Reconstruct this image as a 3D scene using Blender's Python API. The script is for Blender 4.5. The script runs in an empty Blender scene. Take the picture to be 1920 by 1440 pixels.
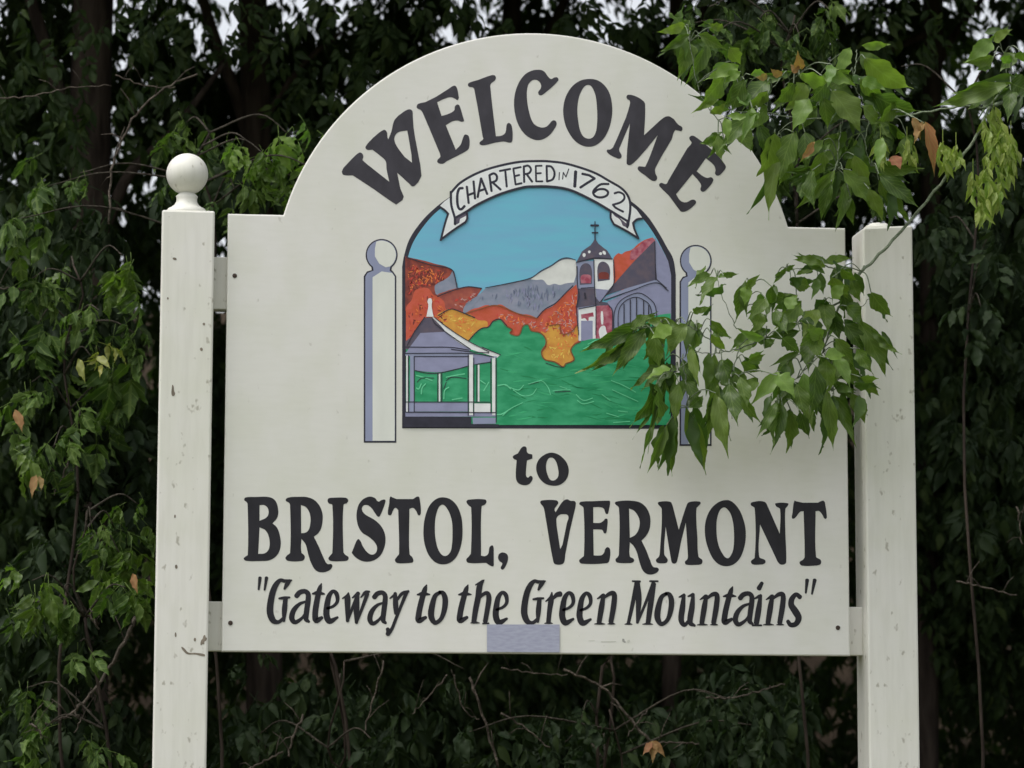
import bpy, math, random
import numpy as np
from mathutils import Vector, Matrix

random.seed(7)
rng = np.random.default_rng(11)
S = bpy.context.scene
COL = S.collection
R = math.radians

# ------------------------------------------------------------------ camera
FPX = 5600.0
CAMPOS = np.array([-0.71684, -5.728072, 1.377066+.15])
YAW, PITCH, ROLL = 0.115022, 0.125146, 0.002767
ZB = 1.73                        # height of the board's bottom edge
_d = np.array([math.sin(YAW)*math.cos(PITCH), math.cos(YAW)*math.cos(PITCH), math.sin(PITCH)])
_r = np.array([math.cos(YAW), -math.sin(YAW), 0.0]); _u = np.cross(_r, _d)
_r2 = _r*math.cos(ROLL)+_u*math.sin(ROLL); _u2 = -_r*math.sin(ROLL)+_u*math.cos(ROLL)
cam = bpy.data.cameras.new('camera'); camo = bpy.data.objects.new('camera', cam); COL.objects.link(camo)
camo.matrix_world = Matrix(((_r2[0], _u2[0], -_d[0], CAMPOS[0]), (_r2[1], _u2[1], -_d[1], CAMPOS[1]),
                            (_r2[2], _u2[2], -_d[2], CAMPOS[2]), (0, 0, 0, 1)))
cam.sensor_width = 36; cam.lens = FPX/1920*36; cam.clip_start = .1; cam.clip_end = 500
cam.dof.use_dof = True; cam.dof.focus_distance = 5.65; cam.dof.aperture_fstop = 9.0
S.camera = camo

# ------------------------------------------------------------------ world, sun, exposure
SUN_EL, SUN_AZ = R(63), R(241)   # azimuth clockwise from +Y: high up, to the left and a little behind the camera
w = bpy.data.worlds.new('World'); S.world = w; w.use_nodes = True
nt = w.node_tree; nt.nodes.clear()
sky = nt.nodes.new('ShaderNodeTexSky'); sky.sky_type = 'NISHITA'; sky.sun_disc = False
sky.sun_elevation = SUN_EL; sky.sun_rotation = SUN_AZ; sky.air_density = 1.0; sky.dust_density = 4.0; sky.ozone_density = 1.0
hs = nt.nodes.new('ShaderNodeHueSaturation'); hs.inputs['Saturation'].default_value = .22
bg = nt.nodes.new('ShaderNodeBackground'); bg.inputs['Strength'].default_value = .15
out = nt.nodes.new('ShaderNodeOutputWorld')
nt.links.new(sky.outputs[0], hs.inputs['Color']); nt.links.new(hs.outputs[0], bg.inputs[0]); nt.links.new(bg.outputs[0], out.inputs[0])
sl = bpy.data.lights.new('sun', 'SUN'); so = bpy.data.objects.new('sun', sl); COL.objects.link(so)
sl.energy = .5; sl.angle = R(20); sl.color = (1, .98, .95)
sdir = Vector((math.sin(SUN_AZ)*math.cos(SUN_EL), math.cos(SUN_AZ)*math.cos(SUN_EL), math.sin(SUN_EL)))
so.rotation_euler = sdir.to_track_quat('Z', 'Y').to_euler()
S.view_settings.view_transform = 'Standard'; S.view_settings.look = 'None'
S.view_settings.gamma = 1; S.view_settings.use_curve_mapping = False
S.view_settings.exposure = 0.7
S.render.engine = 'CYCLES'
S.cycles.max_bounces = 6; S.cycles.diffuse_bounces = 3; S.cycles.glossy_bounces = 2; S.cycles.transmission_bounces = 4
S.cycles.transparent_max_bounces = 4

def at(px, py, Y=0.0):
    """world point at depth Y seen at photo position (1920 x 1440)"""
    v = _d*FPX + _r2*(px-960) - _u2*(py-720)
    t = (Y-CAMPOS[1])/v[1]
    return CAMPOS+v*t
def mpp(Y):                      # metres per photo pixel at depth Y
    return (Y-CAMPOS[1])/FPX

# ------------------------------------------------------------------ materials
def lin(c): return tuple(((v/255+.055)/1.055)**2.4 if v > 10 else v/255/12.92 for v in c)
MATS = {}
def base_mat(name, rough=.6, spec=.3):
    m = bpy.data.materials.new(name); m.use_nodes = True
    n = m.node_tree; b = n.nodes['Principled BSDF']
    b.inputs['Roughness'].default_value = rough; b.inputs['Specular IOR Level'].default_value = spec
    return m, n, b
def ramp(n, stops):
    r = n.nodes.new('ShaderNodeValToRGB')
    e = r.color_ramp.elements
    while len(e) < len(stops): e.new(.5)
    for k, (p, c) in enumerate(stops):
        e[k].position = p; e[k].color = (*c, 1)
    return r
def paint(name, rgb, amt=.12, scale=(40, 40, 40), rough=.55, alt=None, bump=.0, k=.78):
    """hand painted colour: streaky noise between the colour and a lighter / darker mix of it"""
    if name in MATS: return MATS[name]
    m, n, b = base_mat(name, rough)
    c = np.clip(np.array(lin(rgb))/k, 0, .9)
    a = np.clip(np.array(lin(alt))/k, 0, .9) if alt else None
    tc = n.nodes.new('ShaderNodeTexCoord'); mp = n.nodes.new('ShaderNodeMapping'); mp.inputs['Scale'].default_value = scale
    n.links.new(tc.outputs['Object'], mp.inputs[0])
    ns = n.nodes.new('ShaderNodeTexNoise'); ns.inputs['Scale'].default_value = 1; ns.inputs['Detail'].default_value = 6
    n.links.new(mp.outputs[0], ns.inputs['Vector'])
    if alt: rp = ramp(n, [(.38, c), (.66, a)])
    else: rp = ramp(n, [(.3, c*(1-amt)), (.7, np.clip(c*(1+amt), 0, .92))])
    n.links.new(ns.outputs['Fac'], rp.inputs[0]); n.links.new(rp.outputs[0], b.inputs['Base Color'])
    if bump:
        bp = n.nodes.new('ShaderNodeBump'); bp.inputs['Strength'].default_value = bump; bp.inputs['Distance'].default_value = .001
        n.links.new(ns.outputs['Fac'], bp.inputs['Height']); n.links.new(bp.outputs[0], b.inputs['Normal'])
    MATS[name] = m; return m

def white_wood(name, col, grain=(6, 6, 1), dirt=.35, speck=.62, streak=.3):
    m, n, b = base_mat(name, .5, .35)
    tc = n.nodes.new('ShaderNodeTexCoord')
    def noise(sc, det, s=1.0):
        mp = n.nodes.new('ShaderNodeMapping'); mp.inputs['Scale'].default_value = sc
        n.links.new(tc.outputs['Object'], mp.inputs[0])
        x = n.nodes.new('ShaderNodeTexNoise'); x.inputs['Scale'].default_value = s; x.inputs['Detail'].default_value = det
        n.links.new(mp.outputs[0], x.inputs['Vector']); return x
    big = noise((2.2, 2.2, 1.3), 4); fine = noise(tuple(g*22 for g in grain), 5); sp = noise((70, 70, 45), 2); blotch = noise((14, 14, 9), 3)
    c = np.array(col)
    r1 = ramp(n, [(.3, c*np.array([.93, .95, .90])), (.7, c*1.03)])
    n.links.new(big.outputs[0], r1.inputs[0])
    r2 = ramp(n, [(.35, (.93, .93, .92)), (.6, (1, 1, 1))])
    n.links.new(fine.outputs[0], r2.inputs[0])
    mx = n.nodes.new('ShaderNodeMixRGB'); mx.blend_type = 'MULTIPLY'; mx.inputs[0].default_value = streak
    n.links.new(r1.outputs[0], mx.inputs[1]); n.links.new(r2.outputs[0], mx.inputs[2])
    r3 = ramp(n, [(speck+.07, (1, 1, 1)), (speck+.15, (.45, .42, .36))])
    n.links.new(sp.outputs[0], r3.inputs[0])
    r4 = ramp(n, [(.35, (.94, .95, .9)), (.6, (1, 1, 1))])
    n.links.new(blotch.outputs[0], r4.inputs[0])
    m2 = n.nodes.new('ShaderNodeMixRGB'); m2.blend_type = 'MULTIPLY'; m2.inputs[0].default_value = dirt
    n.links.new(mx.outputs[0], m2.inputs[1]); n.links.new(r3.outputs[0], m2.inputs[2])
    m3 = n.nodes.new('ShaderNodeMixRGB'); m3.blend_type = 'MULTIPLY'; m3.inputs[0].default_value = .7
    n.links.new(m2.outputs[0], m3.inputs[1]); n.links.new(r4.outputs[0], m3.inputs[2])
    n.links.new(m3.outputs[0], b.inputs['Base Color'])
    bp = n.nodes.new('ShaderNodeBump'); bp.inputs['Strength'].default_value = .15; bp.inputs['Distance'].default_value = .001
    n.links.new(fine.outputs[0], bp.inputs['Height']); n.links.new(bp.outputs[0], b.inputs['Normal'])
    return m

def leaf_mat(name, cols, trans=.35, veins=False, rough=.42):
    """cols: list of base colours; each leaf takes one at random; thin leaf with light coming through"""
    m, n, b = base_mat(name, rough, .35 if trans > .33 else .16)
    if veins:
        src = n.nodes.new('ShaderNodeObjectInfo'); fac = src.outputs['Random']
    else:
        src = n.nodes.new('ShaderNodeNewGeometry'); fac = src.outputs['Random Per Island']
    k = len(cols)
    rp = ramp(n, [(i/(k-1), c) for i, c in enumerate(cols)])
    n.links.new(fac, rp.inputs[0]); colr = rp.outputs[0]
    tc = n.nodes.new('ShaderNodeTexCoord')
    ns = n.nodes.new('ShaderNodeTexNoise'); ns.inputs['Scale'].default_value = 3.5 if veins else 30; ns.inputs['Detail'].default_value = 3
    n.links.new(tc.outputs['Object'], ns.inputs['Vector'])
    r2 = ramp(n, [(.3, (.72, .75, .7)), (.7, (1.0, 1.0, 1.0))]); n.links.new(ns.outputs[0], r2.inputs[0])
    mx = n.nodes.new('ShaderNodeMixRGB'); mx.blend_type = 'MULTIPLY'; mx.inputs[0].default_value = .8
    n.links.new(colr, mx.inputs[1]); n.links.new(r2.outputs[0], mx.inputs[2]); colr = mx.outputs[0]
    if veins:                    # midrib and slanting side veins, in the leaf's own coordinates
        sp = n.nodes.new('ShaderNodeSeparateXYZ'); n.links.new(tc.outputs['Object'], sp.inputs[0])
        ab = n.nodes.new('ShaderNodeMath'); ab.operation = 'ABSOLUTE'; n.links.new(sp.outputs['X'], ab.inputs[0])
        m1 = n.nodes.new('ShaderNodeMath'); m1.operation = 'LESS_THAN'; m1.inputs[1].default_value = .022; n.links.new(ab.outputs[0], m1.inputs[0])
        m2 = n.nodes.new('ShaderNodeMath'); m2.operation = 'MULTIPLY_ADD'; m2.inputs[1].default_value = -.75
        n.links.new(ab.outputs[0], m2.inputs[0]); n.links.new(sp.outputs['Y'], m2.inputs[2])
        m3 = n.nodes.new('ShaderNodeMath'); m3.operation = 'MULTIPLY'; m3.inputs[1].default_value = 7.5; n.links.new(m2.outputs[0], m3.inputs[0])
        m4 = n.nodes.new('ShaderNodeMath'); m4.operation = 'FRACT'; n.links.new(m3.outputs[0], m4.inputs[0])
        m5 = n.nodes.new('ShaderNodeMath'); m5.operation = 'LESS_THAN'; m5.inputs[1].default_value = .13; n.links.new(m4.outputs[0], m5.inputs[0])
        m6 = n.nodes.new('ShaderNodeMath'); m6.operation = 'MAXIMUM'; n.links.new(m1.outputs[0], m6.inputs[0]); n.links.new(m5.outputs[0], m6.inputs[1])
        m7 = n.nodes.new('ShaderNodeMath'); m7.operation = 'MULTIPLY'; m7.inputs[1].default_value = .35; n.links.new(m6.outputs[0], m7.inputs[0])
        mv = n.nodes.new('ShaderNodeMixRGB'); mv.blend_type = 'SCREEN' if False else 'MIX'; mv.inputs[2].default_value = (.22, .30, .09, 1)
        n.links.new(m7.outputs[0], mv.inputs[0]); n.links.new(colr, mv.inputs[1]); colr = mv.outputs[0]
    n.links.new(colr, b.inputs['Base Color'])
    tr = n.nodes.new('ShaderNodeBsdfTranslucent')
    br = n.nodes.new('ShaderNodeMixRGB'); br.blend_type = 'MULTIPLY'; br.inputs[0].default_value = 1; br.inputs[2].default_value = (1.5, 1.9, .7, 1)
    n.links.new(colr, br.inputs[1]); n.links.new(br.outputs[0], tr.inputs[0])
    ms = n.nodes.new('ShaderNodeMixShader'); ms.inputs[0].default_value = trans
    n.links.new(b.outputs[0], ms.inputs[1]); n.links.new(tr.outputs[0], ms.inputs[2])
    n.links.new(ms.outputs[0], n.nodes['Material Output'].inputs[0])
    return m
def bark_mat(name, c1, c2, sc=(30, 30, 6)):
    m, n, b = base_mat(name, .85, .15)
    tc = n.nodes.new('ShaderNodeTexCoord'); mp = n.nodes.new('ShaderNodeMapping'); mp.inputs['Scale'].default_value = sc
    n.links.new(tc.outputs['Object'], mp.inputs[0])
    ns = n.nodes.new('ShaderNodeTexNoise'); ns.inputs['Scale'].default_value = 1; ns.inputs['Detail'].default_value = 8
    n.links.new(mp.outputs[0], ns.inputs['Vector'])
    rp = ramp(n, [(.35, c1), (.65, c2)]); n.links.new(ns.outputs[0], rp.inputs[0]); n.links.new(rp.outputs[0], b.inputs['Base Color'])
    bp = n.nodes.new('ShaderNodeBump'); bp.inputs['Strength'].default_value = .8; bp.inputs['Distance'].default_value = .02
    n.links.new(ns.outputs[0], bp.inputs['Height']); n.links.new(bp.outputs[0], b.inputs['Normal'])
    return m

M_board = white_wood('board_white_paint', (.74, .725, .69), (1, 1, 5))
M_post = white_wood('post_white_paint', (.765, .745, .703), (5, 5, .5), .7, .59, .75)
M_black = paint('sign_black', (42, 41, 52), .22, (60, 60, 60), .45)
M_letter = paint('letter_black', (52, 50, 56), .22, (35, 35, 22), .5)
M_letter2 = paint('letter_deep_black', (31, 30, 35), .3, (35, 35, 22), .5)
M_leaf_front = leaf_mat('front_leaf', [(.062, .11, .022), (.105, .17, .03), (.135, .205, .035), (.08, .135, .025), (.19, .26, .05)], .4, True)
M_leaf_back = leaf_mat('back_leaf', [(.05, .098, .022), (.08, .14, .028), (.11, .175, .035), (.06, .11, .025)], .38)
M_leaf_bright = leaf_mat('bright_leaf', [(.13, .24, .045), (.20, .30, .06), (.12, .22, .04)], .4, True)
M_leaf_dead = leaf_mat('dead_leaf', [(.34, .15, .07), (.30, .20, .09), (.40, .15, .10)], .3, True, .7)
M_leaf_yellow = leaf_mat('yellow_leaf', [(.40, .34, .07), (.30, .32, .08)], .4, True)
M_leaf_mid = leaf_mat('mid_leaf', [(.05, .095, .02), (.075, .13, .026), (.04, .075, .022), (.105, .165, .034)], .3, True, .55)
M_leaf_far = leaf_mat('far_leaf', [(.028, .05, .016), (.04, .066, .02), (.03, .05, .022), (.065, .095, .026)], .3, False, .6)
M_leaf_dim = leaf_mat('dim_leaf', [(.016, .03, .012), (.026, .044, .015), (.018, .033, .014), (.038, .06, .018)], .2, False, .6)  # darker copy of the leaf greens, shade put into the colour
M_samara = leaf_mat('samara', [(.25, .33, .07), (.33, .38, .10), (.2, .3, .06)], .4)
M_twig_green = bark_mat('green_twig_bark', (.16, .20, .13), (.24, .28, .19), (90, 90, 90))
M_twig = bark_mat('twig_bark', (.06, .05, .04), (.12, .10, .08), (60, 60, 60))
M_twig_dark = bark_mat('dark_twig_bark', (.04, .034, .026), (.08, .07, .055), (60, 60, 60))
M_bark = bark_mat('trunk_bark', (.022, .016, .013), (.065, .05, .04))

# ------------------------------------------------------------------ object helpers
def link(o, parent=None):
    COL.objects.link(o)
    if parent is not None: o.parent = parent
    return o
def mesh_obj(name, verts, faces, mat, parent=None, smooth=False, origin=None):
    me = bpy.data.meshes.new(name)
    v = np.asarray(verts, dtype=float)
    if origin is not None: v = v-np.asarray(origin)
    me.from_pydata([tuple(p) for p in v], [], faces); me.update()
    if mat: me.materials.append(mat)
    if smooth: me.polygons.foreach_set('use_smooth', [True]*len(me.polygons))
    o = bpy.data.objects.new(name, me); link(o, parent)
    if origin is not None: o.location = origin
    return o
def thing(name, label, cat, loc=(0, 0, 0), group=None):
    o = bpy.data.objects.new(name, None); o.empty_display_size = .1; COL.objects.link(o); o.location = loc
    o['label'] = label; o['category'] = cat
    if group: o['group'] = group
    return o
def adopt(child, parent):        # parent, keeping world placement (parents here only ever translate)
    child.parent = parent
    child.matrix_parent_inverse = Matrix.Translation(-world_loc(parent))
def world_loc(o):
    l = Vector(o.location)
    if o.parent is not None: return (Matrix.Translation(world_loc(o.parent)) @ o.matrix_parent_inverse @ Matrix.Translation(l)).translation
    return l
def tube(path, radii, n=7):
    """tapered round tube through points; returns verts, faces"""
    P = np.array(path, float); k = len(P); rad = np.broadcast_to(np.asarray(radii, float), (k,)) if np.ndim(radii) else np.full(k, radii)
    T = np.gradient(P, axis=0); T /= np.linalg.norm(T, axis=1)[:, None]+1e-9
    ref = np.array([0, 0, 1.0]) if abs(T[0][2]) < .8 else np.array([1.0, 0, 0])
    V = []
    for i in range(k):
        a = np.cross(T[i], ref); a /= np.linalg.norm(a)+1e-9; b = np.cross(T[i], a); ref = np.cross(a, T[i])
        for j in range(n):
            t = 2*math.pi*j/n; V.append(P[i]+rad[i]*(math.cos(t)*a+math.sin(t)*b))
    F = [(i*n+j, i*n+(j+1) % n, (i+1)*n+(j+1) % n, (i+1)*n+j) for i in range(k-1) for j in range(n)]
    F.append(tuple(range(n))[::-1]); F.append(tuple((k-1)*n+j for j in range(n)))
    return V, F
def smooth_path(pts, sub=5):
    P = np.array(pts, float)
    if len(P) < 3: return P
    Q = np.vstack([2*P[0]-P[1], P, 2*P[-1]-P[-2]]); o = []
    for i in range(1, len(Q)-2):
        for s in range(sub):
            t = s/sub
            o.append(.5*((2*Q[i])+(-Q[i-1]+Q[i+1])*t+(2*Q[i-1]-5*Q[i]+4*Q[i+1]-Q[i+2])*t*t+(-Q[i-1]+3*Q[i]-3*Q[i+1]+Q[i+2])*t**3))
    o.append(Q[-2]); return np.array(o)
class Acc:
    def __init__(s): s.v = []; s.f = []
    def add(s, V, F):
        b = len(s.v); s.v += [tuple(p) for p in V]; s.f += [tuple(i+b for i in f) for f in F]; return s

def box_bevel(name, lo, hi, mat, parent, bev=.003, seg=2):
    import bmesh
    bm = bmesh.new(); bmesh.ops.create_cube(bm, size=1)
    lo = np.array(lo); hi = np.array(hi); c = (lo+hi)/2
    for v in bm.verts: v.co = Vector(((v.co.x)*(hi-lo)[0], v.co.y*(hi-lo)[1], v.co.z*(hi-lo)[2]))
    bmesh.ops.bevel(bm, geom=bm.edges[:], offset=bev, segments=seg, affect='EDGES', profile=.5)
    me = bpy.data.meshes.new(name); bm.to_mesh(me); bm.free(); me.materials.append(mat)
    o = bpy.data.objects.new(name, me); link(o); o.location = c
    adopt(o, parent); return o

# ------------------------------------------------------------------ ground
def ground():
    n = 60; xs = np.linspace(-60, 60, n); ys = np.linspace(-60, 60, n)
    V = []; 
    for y in ys:
        for x in xs:
            z = .04*math.sin(x*.7+y*.3)+.05*math.sin(y*.5-x*.2)
            if y > 9: z += min(4.9, (y-9)*.75)          # bank added behind the wood to block low sky
            V.append((x, y, z-.05))
    F = [(j*n+i, j*n+i+1, (j+1)*n+i+1, (j+1)*n+i) for j in range(n-1) for i in range(n-1)]
    m, nn, b = base_mat('ground_soil', .95, .1)
    tc = nn.nodes.new('ShaderNodeTexCoord'); ns = nn.nodes.new('ShaderNodeTexNoise'); ns.inputs['Scale'].default_value = 3; ns.inputs['Detail'].default_value = 8
    nn.links.new(tc.outputs['Object'], ns.inputs['Vector'])
    rp = ramp(nn, [(.35, (.06, .07, .03)), (.55, (.10, .105, .05)), (.7, (.13, .11, .08))]); nn.links.new(ns.outputs[0], rp.inputs[0])
    sx = nn.nodes.new('ShaderNodeSeparateXYZ'); nn.links.new(tc.outputs['Object'], sx.inputs[0])
    mr = nn.nodes.new('ShaderNodeMapRange'); mr.inputs[1].default_value = .3; mr.inputs[2].default_value = 1.6; nn.links.new(sx.outputs['Y'], mr.inputs[0])
    litter = ramp(nn, [(.35, (.018, .013, .009)), (.65, (.045, .033, .022))]); nn.links.new(ns.outputs[0], litter.inputs[0])
    mxg = nn.nodes.new('ShaderNodeMixRGB'); nn.links.new(mr.outputs[0], mxg.inputs[0]); nn.links.new(rp.outputs[0], mxg.inputs[1]); nn.links.new(litter.outputs[0], mxg.inputs[2])
    nn.links.new(mxg.outputs[0], b.inputs['Base Color'])
    o = mesh_obj('ground', V, F, m, smooth=True); o['kind'] = 'structure'
ground()

# ------------------------------------------------------------------ sign
sign = thing('welcome_sign', 'white wooden welcome sign with arched top, painted mural and black lettering on two posts', 'sign', (0, 0, 0))

def polyfill(name, contours, mat, parent, Y, res=6):
    """flat filled outline; contour = list of (x, z, smooth) on the board plane"""
    cu = bpy.data.curves.new(name, 'CURVE'); cu.dimensions = '2D'; cu.fill_mode = 'BOTH'; cu.resolution_u = res
    for c in contours:
        sp = cu.splines.new('BEZIER'); sp.bezier_points.add(len(c)-1); sp.use_cyclic_u = True
        for k, (x, z, s) in enumerate(c):
            bp = sp.bezier_points[k]; bp.co = (x, z, 0)
        N = len(c)
        for k, (x, z, s) in enumerate(c):
            bp = sp.bezier_points[k]; p = np.array([x, z]); a = np.array(c[k-1][:2]); q = np.array(c[(k+1) % N][:2])
            bp.handle_left_type = bp.handle_right_type = 'FREE'
            if s:
                t = q-a; L = np.linalg.norm(t)+1e-9; t = t/L
                hl = p-t*np.linalg.norm(p-a)*.36; hr = p+t*np.linalg.norm(q-p)*.36
            else:
                hl = p+(a-p)*.33; hr = p+(q-p)*.33
            bp.handle_left = (*hl, 0); bp.handle_right = (*hr, 0)
    ob = bpy.data.objects.new(name, cu)
    me = bpy.data.meshes.new_from_object(ob); bpy.data.objects.remove(ob); bpy.data.curves.remove(cu)
    me.name = name
    co = np.empty(len(me.vertices)*3); me.vertices.foreach_get('co', co); co = co.reshape(-1, 3)
    co = np.stack([co[:, 0], np.full(len(co), Y), co[:, 1]], 1); me.vertices.foreach_set('co', co.ravel()); me.update()
    me.materials.clear(); me.materials.append(mat)
    o = bpy.data.objects.new(name, me); link(o); adopt(o, parent); return o

class Frame:                     # reads coordinates noted in an enlarged detail of the sign
    def __init__(s, x0, y0, k): s.x0, s.y0, s.k = x0, y0, k
    def pt(s, x, y):
        p = at(s.x0+x/s.k, s.y0+y/s.k, 0.0); return p[0], p[2]
    def parse(s, txt, allsmooth=False):
        out = []
        for t in txt.split():
            sm = t.endswith('s') or allsmooth; t = t.rstrip('s'); x, y = map(float, t.split(','))
            out.append((*s.pt(x, y), sm))
        return out
FF = Frame(0, 0, 1); FA = Frame(620, 120, 5.0526); FB = Frame(980, 120, 4.8); FC = Frame(740, 280, 7.111); FD = Frame(1000, 280, 7.111)
FE = Frame(660, 430, 6.4); FFg = Frame(660, 620, 6.4); FG = Frame(940, 400, 6.4); FH = Frame(940, 600, 4.5714); FI = Frame(440, 900, 6.4)
FJ = Frame(720, 820, 5.1417); FK = Frame(1000, 900, 6.857); FL = Frame(1260, 900, 6.0); FM = Frame(460, 1070, 6.0); FN = Frame(760, 1070, 6.0)
FO = Frame(960, 1070, 6.0); FQ = Frame(1240, 1070, 4.8); FP = Frame(1100, 420, 3.0)

def extrude_outline(name, pts, y0, y1, mat, parent, bev=.003):
    """board cut to an outline, with softened edges"""
    import bmesh
    bm = bmesh.new(); vs = [bm.verts.new((x, y0, z)) for x, z in pts]
    f = bm.faces.new(vs); r = bmesh.ops.extrude_face_region(bm, geom=[f])
    for v in r['geom']:
        if isinstance(v, bmesh.types.BMVert): v.co.y = y1
    bmesh.ops.recalc_face_normals(bm, faces=bm.faces[:])
    ed = [e for e in bm.edges if all(abs(v.co.y-y0) < 1e-6 for v in e.verts)]
    bmesh.ops.bevel(bm, geom=ed, offset=bev, segments=2, affect='EDGES', profile=.5)
    me = bpy.data.meshes.new(name); bm.to_mesh(me); bm.free(); me.materials.append(mat)
    o = bpy.data.objects.new(name, me); link(o); adopt(o, parent); return o

cx, cz = FF.pt(1009, 548); topx, topz = FF.pt(1007, 62); RAD = topz-cz
pL = FF.pt(427, 401); pR = FF.pt(1585, 427); pBL = FF.pt(416, 1222); pBR = FF.pt(1594, 1230)
xl = (pL[0]+pBL[0])/2; xr = (pR[0]+pBR[0])/2; zs = (pL[1]+pR[1])/2; zb = (pBL[1]+pBR[1])/2
dx = math.sqrt(RAD**2-(zs-cz)**2); a0 = math.atan2(zs-cz, dx)
pts = [(xl, zb), (xr, zb), (xr, zs)]
for k in range(65):
    a = a0+(math.pi-2*a0)*k/64; pts.append((cx+RAD*math.cos(a), cz+RAD*math.sin(a)))
pts.append((xl, zs))
board = extrude_outline('board', pts, 0.0, .022, M_board, sign)

# posts, finial, battens
PF = -.022
def post_x(a, b): return (at(*a, PF)[0]+at(*b, PF)[0])/2
lx0 = post_x((303, 430), (286, 1400)); lx1 = post_x((402, 430), (388, 1400))
rx0 = post_x((1621, 440), (1627, 1400)); rx1 = post_x((1714, 440), (1722, 1400))
zl = at(350, 394, PF)[2]; zr = at(1665, 418, PF)[2]
pd = .1
post1 = box_bevel('post', (lx0, PF, -.3), (lx1, PF+pd, zl), M_post, sign, .004)
post2 = box_bevel('post', (rx0, PF, -.3), (rx1, PF+pd, zr), M_post, sign, .004)
# worn top of the right-hand post: chamfer at its inner corner and a rough lump where the finial broke off
me = post2.data; c2 = Vector(post2.location)
for v in me.vertices:
    wz = v.co.z+c2.z; wx = v.co.x+c2.x
    if wz > zr-.006:
        t = (wx-rx0)/(rx1-rx0)
        v.co.z += -.012*max(0, (.22-t)/.22) - .004*t
def lathe(prof, c, n=40):
    V = []; F = []
    for r, z in prof:
        for j in range(n):
            t = 2*math.pi*j/n; V.append((c[0]+r*math.cos(t), c[1]+r*math.sin(t), c[2]+z))
    k = len(prof)
    F = [(i*n+j, i*n+(j+1) % n, (i+1)*n+(j+1) % n, (i+1)*n+j) for i in range(k-1) for j in range(n)]
    F.append(tuple(range(n))[::-1]); F.append(tuple((k-1)*n+j for j in range(n)))
    return V, F
k = mpp(.03); rb = 39.5*k
fc = at(351, 327, .03)
hz = fc[2]-zl
prof = [(.039, 0), (.0395, .004), (.038, .008), (.036, .011), (.030, .014), (.024, .019), (.0205, .025), (.0200, .031), (.0215, .036)]
t0 = math.asin(-(hz-.037)/rb*.98) if (hz-.037) < rb else -1.2
for i in range(25):
    t = t0+(math.pi/2-t0)*i/24
    prof.append((max(.0005, rb*math.cos(t)), hz+rb*math.sin(t)))
V, F = lathe(prof, (fc[0], PF+pd/2, zl))
fin = mesh_obj('finial', V, F, M_post, smooth=True); adopt(fin, post1); fin['label'] = 'round white ball finial on its turned neck'
# stub on the right post
V, F = lathe([(.026, -.004), (.027, .002), (.022, .006), (.014, .009), (.005, .010)], ((rx0+rx1)/2-.008, PF+pd/2, zr-.003), 14)
V = [(x+.003*math.sin(z*900+y*300), y, z+.002*math.sin(x*500)) for x, y, z in V]
st = mesh_obj('finial_stub', V, F, M_post, smooth=True); adopt(st, post2)
for ya, yb in ((483, 581), (1128, 1221)):
    z1 = at(411, ya, .03)[2]; z0 = at(411, yb, .03)[2]
    box_bevel('batten', (lx1-.001, .0225, z0), (rx0+.001, .058, z1), M_post, sign, .002)
# screws and their rust
M_screw = paint('screw_rust', (58, 48, 42), .3, (400, 400, 400), .8)
for sx, sy in ((440, 517), (432, 1168), (1571, 1177)):
    x, z = FF.pt(sx, sy)
    V, F = lathe([(.0045, 0), (.0045, .0008), (.002, .0012)], (0, 0, 0), 12)
    V = [(x+a, -c-.0003, z+b) for a, b, c in V]
    o = mesh_obj('screw', V, F, M_screw); adopt(o, sign)

# paint chips and cracks on the posts, smudges on the board
def flat_patch(name, frame, txt, mat, parent, Y, sm=False): return polyfill(name, [frame.parse(txt, sm)], mat, parent, Y)
F3 = Frame(0, 960, 3.0); F2 = Frame(0, 480, 3.0)
M_chip = paint('bare_wood', (112, 104, 92), .3, (200, 200, 60), .85)
def onpost(frame, txt, sm=True):
    out = []
    for t in txt.split():
        x, y = map(float, t.split(',')); p = at(frame.x0+x/frame.k, frame.y0+y/frame.k, PF); out.append((p[0], p[2], sm))
    return out
for frame, txt in ((F3, '1020,760 1035,765 1060,790 1100,792 1150,800 1150,812 1100,802 1055,800 1035,785'), (F3, '1132,722 1140,712 1143,700 1152,692 1158,706 1164,708 1160,722 1150,730 1148,742 1138,744 1130,750 1128,735'),
                   (F3, '1090,715 1098,708 1102,722 1094,728'), (F2, '966,745 972,725 980,760 985,775 975,788 965,780'), (F2, '1140,380 1150,376 1153,388 1144,390'),
                   (F2, '1125,520 1135,516 1140,530 1130,534'), (F3, '985,300 995,298 998,315 988,318'), (F2, '940,235 946,232 948,243 941,244'),
                   (F3, '984,680 990,678 992,700 985,702'), (F2, '972,10 990,12 992,22 975,20'), (F3, '980,20 986,15 988,30 982,34')):
    polyfill('paint_chip', [onpost(frame, txt)], M_chip, post1, PF-.0004)
M_smudge = paint('smudge', (138, 138, 132), .12, (120, 120, 120), .7)
M_sm2 = paint('faint_smudge', (176, 176, 166), .06, (120, 120, 120), .7)
for txt, m in (('1240,765 1262,768 1268,790 1285,805 1265,812 1240,795', M_smudge), ('1290,790 1320,775 1330,800 1305,815', M_sm2), ('1000,795 1170,792 1172,802 1002,805', M_sm2),
               ('860,785 930,783 930,790 862,792', M_sm2)):
    flat_patch('smudge', FO, txt, m, board, -.0004)
M_patch = paint('grey_patch', (140, 142, 160), .07, (60, 60, 220), .6, alt=(152, 155, 170))
pt_ = FF.parse('913,1171 1049,1171 1049,1226 913,1226'); zz = zb+.0032
pt_ = [(x, max(z, zz), s) for x, z, s in pt_]
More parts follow.
